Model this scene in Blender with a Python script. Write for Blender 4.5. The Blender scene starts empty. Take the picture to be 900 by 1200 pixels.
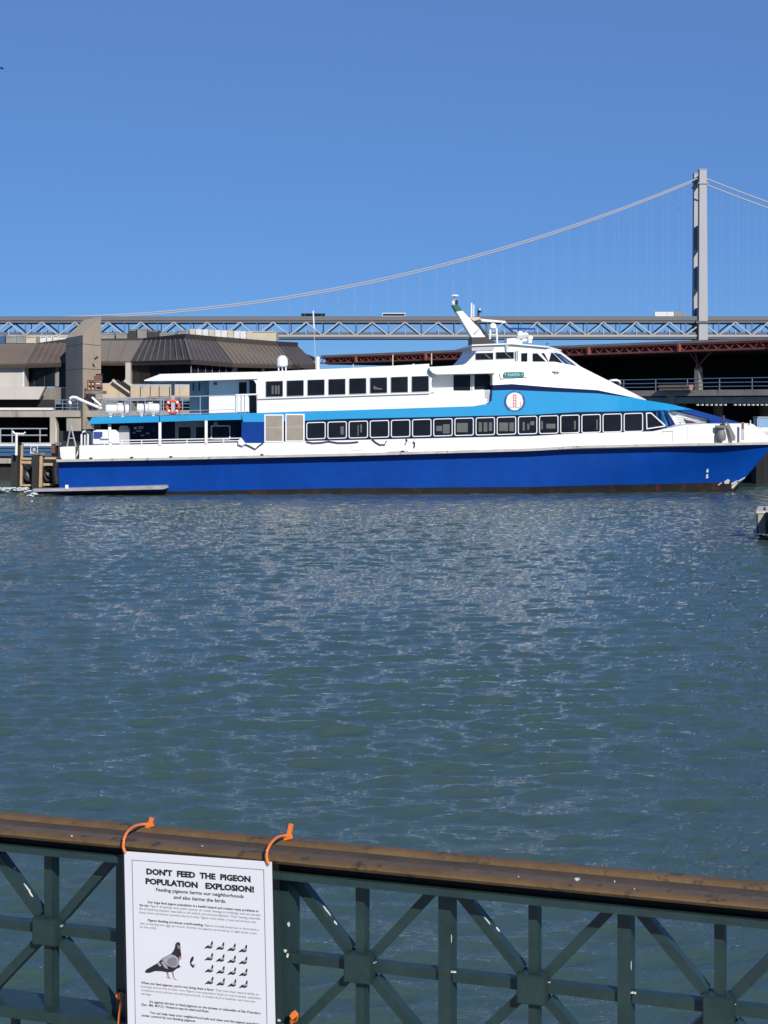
import bpy, math, random
import numpy as np
from mathutils import Vector

random.seed(7)
rng = np.random.default_rng(7)
sc = bpy.context.scene
COL = sc.collection

# ------------------------------------------------------------------ camera, sky, sun
EYE = 4.86            # metres above the water
FPX = 2000.0          # focal length in photograph pixels (900 x 1200)
HOR = 475.0           # row of the horizon in the photograph
cam_d = bpy.data.cameras.new("camera")
cam_d.sensor_fit = 'VERTICAL'
cam_d.sensor_height = 36.0
cam_d.lens = FPX / 1200 * 36.0
cam_d.shift_y = -(600 - HOR) / 1200
cam_d.clip_start = 0.05
cam_d.clip_end = 60000
cam = bpy.data.objects.new("camera", cam_d)
COL.objects.link(cam)
cam.location = (0, 0, EYE)
cam.rotation_euler = (math.pi / 2, 0, 0)
sc.camera = cam

SUN_EL, SUN_AZ = math.radians(31), math.radians(158)     # azimuth clockwise from +Y
sdir = Vector((math.sin(SUN_AZ) * math.cos(SUN_EL), math.cos(SUN_AZ) * math.cos(SUN_EL), math.sin(SUN_EL)))
world = bpy.data.worlds.new("World")
sc.world = world
world.use_nodes = True
wn = world.node_tree
sky = wn.nodes.new("ShaderNodeTexSky")
sky.sky_type = 'NISHITA'
sky.sun_disc = False
sky.sun_elevation = SUN_EL
sky.sun_rotation = SUN_AZ
sky.altitude = 14000          # thin clear air; several densities of it give the deep blue of the photograph
sky.air_density = 3.0
sky.dust_density = 0.25
sky.ozone_density = 5.4
bg = wn.nodes["Background"]
# the whole sky's brightness range is compressed evenly, the way the phone's tone curve does it
sep = wn.nodes.new("ShaderNodeSeparateColor"); sep.mode = 'HSV'
com = wn.nodes.new("ShaderNodeCombineColor"); com.mode = 'HSV'
mul = wn.nodes.new("ShaderNodeMath"); mul.operation = 'MULTIPLY'; mul.inputs[1].default_value = 0.08
pw = wn.nodes.new("ShaderNodeMath"); pw.operation = 'POWER'; pw.inputs[1].default_value = 0.42
wn.links.new(sky.outputs[0], sep.inputs[0])
wn.links.new(sep.outputs[0], com.inputs[0]); s12 = wn.nodes.new("ShaderNodeMath"); s12.operation = 'MULTIPLY'; s12.inputs[1].default_value = 1.0; s12.use_clamp = True
wn.links.new(sep.outputs[1], s12.inputs[0]); wn.links.new(s12.outputs[0], com.inputs[1])
wn.links.new(sep.outputs[2], mul.inputs[0]); wn.links.new(mul.outputs[0], pw.inputs[0])
sc8 = wn.nodes.new("ShaderNodeMath"); sc8.operation = 'MULTIPLY'; sc8.inputs[1].default_value = 7.5
wn.links.new(pw.outputs[0], sc8.inputs[0]); wn.links.new(sc8.outputs[0], com.inputs[2])
wn.links.new(com.outputs[0], bg.inputs[0])
bg.inputs[1].default_value = 0.090
sl = bpy.data.lights.new("sun", 'SUN')
sl.energy = 4.0
sl.angle = math.radians(0.5)
sl.color = (1.0, 0.95, 0.88)
sun = bpy.data.objects.new("sun", sl)
COL.objects.link(sun)
sun.rotation_euler = sdir.to_track_quat('Z', 'Y').to_euler()
sun.location = (30, -40, 60)
sc.view_settings.view_transform = 'Standard'
sc.view_settings.look = 'None'
sc.view_settings.exposure = 0.30
sc.view_settings.gamma = 1.0
sc.view_settings.use_curve_mapping = False

# ------------------------------------------------------------------ materials
def lin(r, g, b):
    f = lambda c: c / 12.92 if c <= 0.04045 else ((c + 0.055) / 1.055) ** 2.4
    return (f(r / 255), f(g / 255), f(b / 255))

def mat(name, col, rough=0.5, metal=0.0, var=0.12, scale=2.0, streak=1.0, bump=0.0, bscale=40.0, col2=None, thr=0.62, coat=0.0, spec=0.5):
    """Procedural paint / concrete / metal: base colour broken up by two noises (the second, thresholded, mixes in a worn colour)."""
    m = bpy.data.materials.new(name)
    m.use_nodes = True
    nt = m.node_tree
    b = nt.nodes["Principled BSDF"]
    b.inputs["Roughness"].default_value = rough
    b.inputs["Metallic"].default_value = metal
    b.inputs["Specular IOR Level"].default_value = spec
    if coat:
        b.inputs["Coat Weight"].default_value = coat
        b.inputs["Coat Roughness"].default_value = 0.08
    geo = nt.nodes.new("ShaderNodeNewGeometry")
    mp = nt.nodes.new("ShaderNodeMapping")
    mp.inputs["Scale"].default_value = (1, 1, streak)
    nt.links.new(geo.outputs["Position"], mp.inputs["Vector"])
    nz = nt.nodes.new("ShaderNodeTexNoise")
    nz.inputs["Scale"].default_value = scale
    nz.inputs["Detail"].default_value = 6
    nz.inputs["Roughness"].default_value = 0.65
    nt.links.new(mp.outputs[0], nz.inputs["Vector"])
    mr = nt.nodes.new("ShaderNodeMapRange")
    mr.inputs["From Min"].default_value = 0.25
    mr.inputs["From Max"].default_value = 0.75
    mr.inputs["To Min"].default_value = 1 - var
    mr.inputs["To Max"].default_value = 1 + var
    nt.links.new(nz.outputs["Fac"], mr.inputs["Value"])
    mx = nt.nodes.new("ShaderNodeMix")
    mx.data_type = 'RGBA'
    mx.blend_type = 'MULTIPLY'
    mx.inputs["Factor"].default_value = 1.0
    mx.inputs["A"].default_value = (*col, 1)
    nt.links.new(mr.outputs[0], mx.inputs["B"])
    out = mx.outputs["Result"]
    if col2:
        n2 = nt.nodes.new("ShaderNodeTexNoise")
        n2.inputs["Scale"].default_value = scale * 1.7
        n2.inputs["Detail"].default_value = 8
        n2.inputs["Roughness"].default_value = 0.7
        nt.links.new(mp.outputs[0], n2.inputs["Vector"])
        r2 = nt.nodes.new("ShaderNodeMapRange")
        r2.inputs["From Min"].default_value = thr
        r2.inputs["From Max"].default_value = thr + 0.08
        nt.links.new(n2.outputs["Fac"], r2.inputs["Value"])
        m2 = nt.nodes.new("ShaderNodeMix")
        m2.data_type = 'RGBA'
        nt.links.new(r2.outputs[0], m2.inputs["Factor"])
        nt.links.new(out, m2.inputs["A"])
        m2.inputs["B"].default_value = (*col2, 1)
        out = m2.outputs["Result"]
    nt.links.new(out, b.inputs["Base Color"])
    if bump:
        n3 = nt.nodes.new("ShaderNodeTexNoise")
        n3.inputs["Scale"].default_value = bscale
        n3.inputs["Detail"].default_value = 5
        nt.links.new(geo.outputs["Position"], n3.inputs["Vector"])
        bp = nt.nodes.new("ShaderNodeBump")
        bp.inputs["Strength"].default_value = bump
        bp.inputs["Distance"].default_value = 0.3 / bscale
        nt.links.new(n3.outputs["Fac"], bp.inputs["Height"])
        nt.links.new(bp.outputs[0], b.inputs["Normal"])
    return m

M = {}
# ferry
M['hull'] = mat('hull_blue', (0.0003, 0.043, 0.26), 0.42, var=0.16, scale=0.7, streak=0.3, col2=(0.002, 0.045, 0.25), thr=0.62, spec=0.15, bump=0.12, bscale=1.3)
M['boot'] = mat('boot_dark', (0.016, 0.015, 0.016), 0.6, var=0.3, scale=0.9, col2=(0.055, 0.020, 0.015), thr=0.57, spec=0.15)
M['white'] = mat('white_paint', (0.75, 0.75, 0.735), 0.35, var=0.04, scale=0.9, streak=0.25, col2=(0.70, 0.68, 0.63), thr=0.70)
M['white2'] = mat('white_gelcoat', (0.73, 0.735, 0.735), 0.3, var=0.03, scale=1.5)
M['sky_blue'] = mat('light_blue_paint', (0.014, 0.27, 0.55), 0.35, var=0.05, scale=0.8)
M['bitt_grey'] = mat('weathered_bitt_grey', (0.17, 0.165, 0.155), 0.6, var=0.3, scale=6)
M['pale_teal'] = mat('pale_teal_lettering', (0.33, 0.58, 0.60), 0.5)
M['navy'] = mat('navy_paint', (0.002, 0.012, 0.060), 0.4, var=0.1, scale=1.0, spec=0.15)
M['royal'] = mat('royal_blue_paint', (0.001, 0.036, 0.21), 0.45, var=0.1, scale=1.2, spec=0.15)
M['ferry_grey'] = mat('ferry_grey', (0.40, 0.41, 0.42), 0.5, var=0.1, scale=2)
M['rubber_grey'] = mat('rub_rail_grey', (0.42, 0.40, 0.37), 0.6, var=0.25, scale=1.5, col2=(0.10, 0.09, 0.07), thr=0.58)
M['alu'] = mat('aluminium', (0.50, 0.51, 0.53), 0.38, 0.6, var=0.08, scale=6)
M['dark'] = mat('dark_metal', (0.02, 0.02, 0.022), 0.5, var=0.2, scale=3)
M['black'] = mat('black_rubber', (0.012, 0.012, 0.012), 0.7, var=0.3, scale=4)
M['green_paint'] = mat('green_paint', (0.015, 0.10, 0.07), 0.45, var=0.1)
M['teal'] = mat('teal_board', (0.018, 0.16, 0.17), 0.5, var=0.1)
M['orange_ring'] = mat('life_ring_orange', (0.72, 0.085, 0.04), 0.55, var=0.1)
M['shutter'] = mat('tan_shutter', (0.27, 0.235, 0.19), 0.6, var=0.14, scale=3)
M['emblem_red'] = mat('emblem_red', (0.55, 0.12, 0.10), 0.5)
M['emblem_navy'] = mat('emblem_navy', (0.02, 0.05, 0.22), 0.5)
M['rust'] = mat('rusty_steel', (0.16, 0.06, 0.035), 0.8, var=0.3, scale=6)
M['see_through'] = mat('see_through_grey', (0.085, 0.09, 0.085), 0.6, var=0.2, scale=3)  # brighter view through the cabin, put on the panes as flat grey
M['shelf'] = mat('weathered_shelf', (0.30, 0.28, 0.30), 0.7, var=0.25, scale=2)
# glass
def glassmat(name, col, rough=0.06, var=0.4, scale=0.6, spec=0.5):
    return mat(name, col, rough, var=var, scale=scale, spec=spec)
M['glass'] = glassmat('tinted_glass', (0.010, 0.013, 0.020), 0.10, spec=0.10)
M['glass_reflect'] = glassmat('sky_reflect_glass', (0.012, 0.05, 0.14), 0.05)  # blue of the reflected sky put into the glass colour
M['glass_b'] = glassmat('building_glass', (0.010, 0.012, 0.017), 0.15, spec=0.15)
# setting
M['concrete'] = mat('concrete', (0.48, 0.385, 0.285), 0.9, var=0.16, scale=0.7, streak=0.3, bump=0.4, bscale=6, col2=(0.25, 0.225, 0.19), thr=0.60)
M['concrete_g'] = mat('grey_concrete', (0.31, 0.28, 0.24), 0.9, var=0.2, scale=0.8, streak=0.3, bump=0.4, bscale=6, col2=(0.19, 0.175, 0.15), thr=0.58)
M['concrete_l'] = mat('pale_concrete', (0.47, 0.44, 0.40), 0.9, var=0.10, scale=0.7, streak=0.3, bump=0.3, bscale=6)
M['concrete_d'] = mat('old_concrete', (0.20, 0.185, 0.16), 0.9, var=0.25, scale=0.9, streak=0.4, bump=0.5, bscale=5, col2=(0.11, 0.10, 0.09), thr=0.57)
M['brown_roof'] = mat('brown_roof', (0.150, 0.112, 0.085), 0.75, var=0.15, scale=0.6)  # roof tones by facet: sun, shade and sheen partly put into the colours
M['tan_roof'] = mat('tan_roof', (0.155, 0.122, 0.088), 0.7, var=0.15, scale=0.6)
M['grey_roof'] = mat('grey_roof', (0.17, 0.147, 0.122), 0.7, var=0.12, scale=0.5)
M['dark_roof'] = mat('dark_roof', (0.066, 0.054, 0.052), 0.65, var=0.2, scale=0.6)
M['plum_roof'] = mat('plum_roof', (0.100, 0.070, 0.060), 0.7, var=0.2, scale=0.6)
M['seam'] = mat('roof_seam', (0.15, 0.135, 0.125), 0.6, var=0.2, scale=2)
M['brown_panel'] = mat('brown_panel', (0.035, 0.027, 0.023), 0.7, var=0.2)
M['dark_void'] = mat('dark_interior', (0.019, 0.018, 0.017), 0.9, var=0.3, scale=0.4)  # near-black: deep shade under piers and in the shed put into the colour
M['unit_white'] = mat('rooftop_white', (0.62, 0.61, 0.57), 0.7, var=0.1)
M['unit_beige'] = mat('rooftop_beige', (0.50, 0.44, 0.34), 0.8, var=0.1)
M['unit_grey'] = mat('rooftop_grey', (0.22, 0.22, 0.21), 0.7, var=0.25, scale=1.5)
M['unit_dark'] = mat('rooftop_dark', (0.03, 0.03, 0.033), 0.7)
M['blue_steel'] = mat('blue_railing_paint', (0.12, 0.19, 0.30), 0.5, var=0.15)
M['blue_dock'] = mat('blue_dock_paint', (0.03, 0.095, 0.21), 0.5, var=0.2)
M['red_steel'] = mat('red_steel', (0.16, 0.036, 0.026), 0.65, var=0.25, scale=1.5)
M['red_steel_b'] = mat('red_steel_bright', (0.25, 0.074, 0.056), 0.6, var=0.2, scale=1.5)
M['roof_deck'] = mat('roof_deck_grey', (0.24, 0.22, 0.21), 0.85, var=0.2, scale=0.5)
M['bench'] = mat('pinkish_planter', (0.28, 0.20, 0.165), 0.85, var=0.15)
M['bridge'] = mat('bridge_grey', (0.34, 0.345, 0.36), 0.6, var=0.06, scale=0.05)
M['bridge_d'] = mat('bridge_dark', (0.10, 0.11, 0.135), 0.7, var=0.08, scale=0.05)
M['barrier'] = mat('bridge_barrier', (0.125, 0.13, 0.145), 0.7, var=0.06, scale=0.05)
M['tower'] = mat('tower_grey', (0.36, 0.35, 0.36), 0.6, var=0.05, scale=0.04)
M['cable'] = mat('cable_grey', (0.36, 0.37, 0.40), 0.5, var=0.03)
M['hanger'] = mat('hanger_grey', (0.25, 0.36, 0.56), 0.7, var=0.03)
M['tan_wood'] = mat('tan_timber', (0.42, 0.30, 0.18), 0.8, var=0.25, scale=5)
M['black_wood'] = mat('tarred_timber', (0.016, 0.014, 0.013), 0.75, var=0.4, scale=4)
# railing and sign
M['rail_green'] = mat('dark_green_railing_paint', (0.017, 0.037, 0.035), 0.40, var=0.25, scale=14, bump=0.25, bscale=60)
M['rail_chip'] = mat('chipped_paint_white', (0.62, 0.62, 0.58), 0.8, var=0.2, scale=40)
M['cap'] = mat('weathered_brown_cap', (0.125, 0.076, 0.029), 0.5, var=0.28, scale=16, streak=1, bump=0.35, bscale=90, col2=(0.045, 0.03, 0.022), thr=0.56)
M['fascia'] = mat('shaded_fascia', (0.010, 0.010, 0.010), 0.8, var=0.2, scale=20)  # near-black: shade under the cap nose put into the colour
M['cap_groove'] = mat('cap_groove_brown', (0.060, 0.041, 0.027), 0.85, var=0.35, scale=20, bump=0.4, bscale=120)
M['paper'] = mat('sign_paper', (0.68, 0.67, 0.70), 0.5, var=0.02, scale=6)
M['ink'] = mat('black_ink', (0.010, 0.010, 0.012), 0.6, var=0.1)
M['ink_grey'] = mat('grey_ink', (0.17, 0.17, 0.19), 0.6, var=0.1)
M['print_dark'] = mat('print_charcoal', (0.018, 0.015, 0.022), 0.6)
M['print_mid'] = mat('print_grey', (0.20, 0.19, 0.215), 0.6, var=0.2, scale=60)
M['print_light'] = mat('print_pale', (0.34, 0.33, 0.37), 0.6, var=0.15, scale=60)
M['print_pink'] = mat('print_pink', (0.42, 0.22, 0.22), 0.6)
M['tie'] = mat('orange_plastic', (0.80, 0.20, 0.035), 0.4, var=0.06)
M['paving'] = mat('quay_paving', (0.28, 0.27, 0.25), 0.9, var=0.2, scale=3, bump=0.3)
M['car_white'] = mat('car_white', (0.7, 0.7, 0.7), 0.3, var=0.03)
M['car_grey'] = mat('car_grey', (0.16, 0.17, 0.19), 0.3, var=0.03)
M['car_dark'] = mat('car_dark', (0.025, 0.028, 0.035), 0.3, var=0.03)
M['car_red'] = mat('car_red', (0.20, 0.03, 0.03), 0.3, var=0.03)
M['pale_blue'] = mat('pale_blue_panel', (0.20, 0.34, 0.52), 0.3, var=0.1)

def clear_film():
    m = bpy.data.materials.new('clear_lamination')
    m.use_nodes = True
    nt = m.node_tree
    nt.nodes.remove(nt.nodes["Principled BSDF"])
    tr = nt.nodes.new("ShaderNodeBsdfTransparent")
    tr.inputs[0].default_value = (0.86, 0.88, 0.92, 1)
    gl = nt.nodes.new("ShaderNodeBsdfGlossy")
    gl.inputs["Roughness"].default_value = 0.15
    mx = nt.nodes.new("ShaderNodeMixShader")
    lw = nt.nodes.new("ShaderNodeLayerWeight")
    lw.inputs[0].default_value = 0.35
    nt.links.new(lw.outputs["Fresnel"], mx.inputs[0])
    nt.links.new(tr.outputs[0], mx.inputs[1])
    nt.links.new(gl.outputs[0], mx.inputs[2])
    nt.links.new(mx.outputs[0], nt.nodes["Material Output"].inputs[0])
    return m
M['film'] = clear_film()

# ------------------------------------------------------------------ mesh helpers
ORG = {}       # world origin of every object that can be a parent

class MB:
    def __init__(self):
        self.v, self.f = [], []
    def add(self, pts, faces):
        n = len(self.v)
        self.v += [tuple(p) for p in pts]
        self.f += [tuple(i + n for i in f) for f in faces]
        return self
    def hexa(self, a, b):
        """a, b: two quads (lists of 4 points), joined."""
        self.add(list(a) + list(b), [(3, 2, 1, 0), (4, 5, 6, 7), (0, 1, 5, 4), (1, 2, 6, 5), (2, 3, 7, 6), (3, 0, 4, 7)])
        return self
    def box(self, lo, hi):
        x0, y0, z0 = lo; x1, y1, z1 = hi
        return self.hexa([(x0, y0, z0), (x1, y0, z0), (x1, y0, z1), (x0, y0, z1)], [(x0, y1, z0), (x1, y1, z0), (x1, y1, z1), (x0, y1, z1)])
    def obox(self, c, ax, ay, az):
        c, ax, ay, az = map(Vector, (c, ax, ay, az))
        q = lambda s: [c + s * ay - ax - az, c + s * ay + ax - az, c + s * ay + ax + az, c + s * ay - ax + az]
        return self.hexa(q(-1), q(1))
    def bar(self, p, q, w, h, up=(0, 0, 1)):
        """A rectangular bar from p to q: half width w sideways, half height h along up."""
        p, q, up = Vector(p), Vector(q), Vector(up)
        d = (q - p).normalized()
        s = d.cross(up)
        s = s.normalized() if s.length > 1e-6 else Vector((1, 0, 0))
        u = s.cross(d).normalized()
        r = lambda o: [o - s * w - u * h, o + s * w - u * h, o + s * w + u * h, o - s * w + u * h]
        return self.hexa(r(p), r(q))
    def tube(self, path, r, n=8, r2=None, closed=False):
        path = [Vector(p) for p in path]
        k = len(path)
        base = len(self.v)
        for i, p in enumerate(path):
            a = path[(i - 1) % k] if (closed or i > 0) else p
            b = path[(i + 1) % k] if (closed or i < k - 1) else p
            d = (b - a).normalized()
            t = Vector((0, 0, 1)) if abs(d.z) < 0.9 else Vector((1, 0, 0))
            s = d.cross(t).normalized(); u = s.cross(d)
            rr = r if r2 is None else r + (r2 - r) * i / (k - 1)
            for j in range(n):
                an = 2 * math.pi * j / n
                self.v.append(tuple(p + s * (rr * math.cos(an)) + u * (rr * math.sin(an))))
        for i in range(k if closed else k - 1):
            i2 = (i + 1) % k
            for j in range(n):
                j2 = (j + 1) % n
                self.f.append((base + i * n + j, base + i * n + j2, base + i2 * n + j2, base + i2 * n + j))
        if not closed:
            self.f.append(tuple(base + j for j in reversed(range(n))))
            self.f.append(tuple(base + (k - 1) * n + j for j in range(n)))
        return self
    def prism(self, a, b):
        """two matching outlines joined"""
        n = len(a)
        self.add(list(a) + list(b), [tuple(reversed(range(n))), tuple(range(n, 2 * n))] + [(i, (i + 1) % n, n + (i + 1) % n, n + i) for i in range(n)])
        return self
    def rings(self, rs, cap=True):
        n = len(rs[0]); base = len(self.v)
        for r in rs:
            self.v += [tuple(p) for p in r]
        for i in range(len(rs) - 1):
            for j in range(n):
                j2 = (j + 1) % n
                self.f.append((base + i * n + j, base + i * n + j2, base + (i + 1) * n + j2, base + (i + 1) * n + j))
        if cap:
            self.f.append(tuple(base + j for j in reversed(range(n))))
            self.f.append(tuple(base + (len(rs) - 1) * n + j for j in range(n)))
        return self
    def lathe(self, c, prof, n=16, axis=(0, 0, 1)):
        c = Vector(c); ax = Vector(axis).normalized()
        t = Vector((0, 0, 1)) if abs(ax.z) < 0.9 else Vector((1, 0, 0))
        s = ax.cross(t).normalized(); u = ax.cross(s)
        return self.rings([[c + ax * z + s * (r * math.cos(2 * math.pi * j / n)) + u * (r * math.sin(2 * math.pi * j / n)) for j in range(n)] for r, z in prof])
    def build(self, name, m, parent=None, smooth=False, **props):
        v = np.array(self.v, dtype=np.float64)
        c = (v.min(0) + v.max(0)) / 2
        if parent is None:
            c[2] = v[:, 2].min()
        me = bpy.data.meshes.new(name)
        me.from_pydata([tuple(p) for p in (v - c)], [], self.f)
        ms = m if isinstance(m, (list, tuple)) else [m]
        for x in ms:
            me.materials.append(M[x] if isinstance(x, str) else x)
        o = bpy.data.objects.new(name, me)
        COL.objects.link(o)
        if parent is not None:
            o.parent = parent
            o.location = Vector(c) - ORG[parent.name]
        else:
            o.location = c
        ORG[o.name] = Vector(c)
        import bmesh
        bm = bmesh.new(); bm.from_mesh(me)
        bmesh.ops.recalc_face_normals(bm, faces=bm.faces)
        bm.to_mesh(me); bm.free()
        if smooth:
            me.shade_smooth()
            try:
                me.set_sharp_from_angle(angle=math.radians(40))
            except Exception:
                pass
        for k, val in props.items():
            o[k] = val
        return o

def empty(name, loc, label, cat, group=None, kind=None):
    o = bpy.data.objects.new(name, None)
    o.empty_display_size = 0.2
    COL.objects.link(o)
    o.location = loc
    ORG[o.name] = Vector(loc)
    o['label'] = label; o['category'] = cat
    if group: o['group'] = group
    if kind: o['kind'] = kind
    return o

def copy_tree(src, loc, label=None, parent=None):
    c = src.copy(); COL.objects.link(c)
    if parent is None:
        c.location = loc
        if label: c['label'] = label
    else:
        c.parent = parent
    for ch in list(src.children):
        copy_tree(ch, None, None, c)
    return c

def P(px, py, Y):
    """the place seen at photograph pixel (px, py) at depth Y"""
    return Vector(((px - 450) * Y / FPX, Y, EYE + (HOR - py) * Y / FPX))

def lerp(a, b, t):
    return a + (b - a) * t

def flat_text(body, bold=0.0):
    cu = bpy.data.curves.new('tmp_text', 'FONT')
    cu.body = body; cu.size = 1.0; cu.resolution_u = 2; cu.offset = bold
    ob = bpy.data.objects.new('tmp_text', cu)
    COL.objects.link(ob)
    dg = bpy.context.evaluated_depsgraph_get()
    me = bpy.data.meshes.new_from_object(ob.evaluated_get(dg))
    vs = np.array([v.co[:2] for v in me.vertices]) if len(me.vertices) else np.zeros((0, 2))
    fs = [tuple(p.vertices) for p in me.polygons]
    bpy.data.objects.remove(ob); bpy.data.meshes.remove(me); bpy.data.curves.remove(cu)
    return vs, fs

# ------------------------------------------------------------------ water
def make_water():
    rows = [2.0, 5.0, 8.0]
    y = 11.4
    while y < 150:
        rows.append(y)
        y += min(0.85 * y * y / (EYE * FPX), 0.13) if y < 101 else 0.5
    rows += [160, 180, 220, 300, 450, 800, 1500, 3000, 7000, 20000]
    Y = np.array(rows, dtype=np.float64)
    s = np.concatenate([[-8, -4, -2, -1, -0.6, -0.4], np.linspace(-0.27, 0.27, 640), [0.4, 0.6, 1, 2, 4, 8]])
    YY, SS = np.meshgrid(Y, s, indexing='ij')
    XX = YY * SS
    dY = np.gradient(Y)[:, None]
    dX = np.gradient(s)[None, :] * YY
    sp = np.maximum(dX, dY)
    Z = np.zeros_like(XX); DX = np.zeros_like(XX); DY = np.zeros_like(XX)
    N = 110
    lam = np.exp(rng.uniform(math.log(0.10), math.log(1.9), N))
    ang = rng.normal(0.10, 0.50, N) - math.pi / 2          # the waves run mostly along the line of sight
    ph = rng.uniform(0, 2 * math.pi, N)
    srms = 0.21
    # slow gust patches change the local roughness of the surface
    gust = 1 + 0.20 * np.sin(0.11 * XX + 0.23 * YY + 1.0) * np.sin(0.05 * YY - 0.16 * XX) + 0.14 * np.sin(0.31 * XX - 0.17 * YY)
    for i in range(N):
        k = 2 * math.pi / lam[i]
        w = 0.75 + 0.45 * math.exp(-(math.log(lam[i] / 0.6) / 0.5) ** 2) - (0.35 if lam[i] > 1.1 else 0)
        a = srms * w * math.sqrt(2.0 / N) / k
        fil = np.clip((lam[i] / sp - 2.0) / 1.0, 0, 1)
        cx, cy = math.cos(ang[i]), math.sin(ang[i])
        t = k * (cx * XX + cy * YY) + ph[i]
        env = fil * gust
        st, ct = np.sin(t), np.cos(t)
        Z += a * env * st
        DX += 0.40 * a * env * cx * ct
        DY += 0.40 * a * env * cy * ct
    V = np.stack([XX + DX, YY + DY, Z], -1).reshape(-1, 3).astype(np.float32)
    nr, nc = YY.shape
    idx = np.arange(nr * nc).reshape(nr, nc)
    F = np.stack([idx[:-1, :-1], idx[:-1, 1:], idx[1:, 1:], idx[1:, :-1]], -1).reshape(-1, 4)
    me = bpy.data.meshes.new("water")
    me.vertices.add(len(V)); me.vertices.foreach_set("co", V.ravel())
    me.loops.add(F.size); me.loops.foreach_set("vertex_index", F.ravel().astype(np.int32))
    me.polygons.add(len(F))
    me.polygons.foreach_set("loop_start", np.arange(0, F.size, 4, dtype=np.int32))
    me.polygons.foreach_set("use_smooth", np.ones(len(F), dtype=bool))
    me.update()
    m = bpy.data.materials.new("bay_water")
    m.use_nodes = True
    nt = m.node_tree
    b = nt.nodes["Principled BSDF"]
    b.inputs["Base Color"].default_value = (0.030, 0.050, 0.045, 1)
    b.inputs["Roughness"].default_value = 0.035
    b.inputs["IOR"].default_value = 1.333
    geo = nt.nodes.new("ShaderNodeNewGeometry")
    big = nt.nodes.new("ShaderNodeTexNoise")           # silt clouds in the water body
    big.inputs["Scale"].default_value = 0.16
    big.inputs["Detail"].default_value = 3
    nt.links.new(geo.outputs["Position"], big.inputs["Vector"])
    cr = nt.nodes.new("ShaderNodeMix"); cr.data_type = 'RGBA'
    cr.inputs["A"].default_value = (0.036, 0.073, 0.068, 1)
    cr.inputs["B"].default_value = (0.050, 0.084, 0.070, 1)
    nt.links.new(big.outputs["Fac"], cr.inputs["Factor"])
    nt.links.new(cr.outputs["Result"], b.inputs["Base Color"])
    mp = nt.nodes.new("ShaderNodeMapping")
    mp.inputs["Scale"].default_value = (0.7, 1.6, 1.0)
    nt.links.new(geo.outputs["Position"], mp.inputs["Vector"])
    n1 = nt.nodes.new("ShaderNodeTexNoise")
    n1.inputs["Scale"].default_value = 6.5; n1.inputs["Detail"].default_value = 5; n1.inputs["Roughness"].default_value = 0.6
    nt.links.new(mp.outputs[0], n1.inputs["Vector"])
    b1 = nt.nodes.new("ShaderNodeBump"); b1.inputs["Strength"].default_value = 0.42; b1.inputs["Distance"].default_value = 0.06
    nt.links.new(n1.outputs["Fac"], b1.inputs["Height"])
    nt.links.new(b1.outputs[0], b.inputs["Normal"])
    me.materials.append(m)
    o = bpy.data.objects.new("water", me)
    COL.objects.link(o)
    o['kind'] = 'structure'; o['label'] = 'choppy blue green bay water in front of the ferry'
    return o
make_water()

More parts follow.
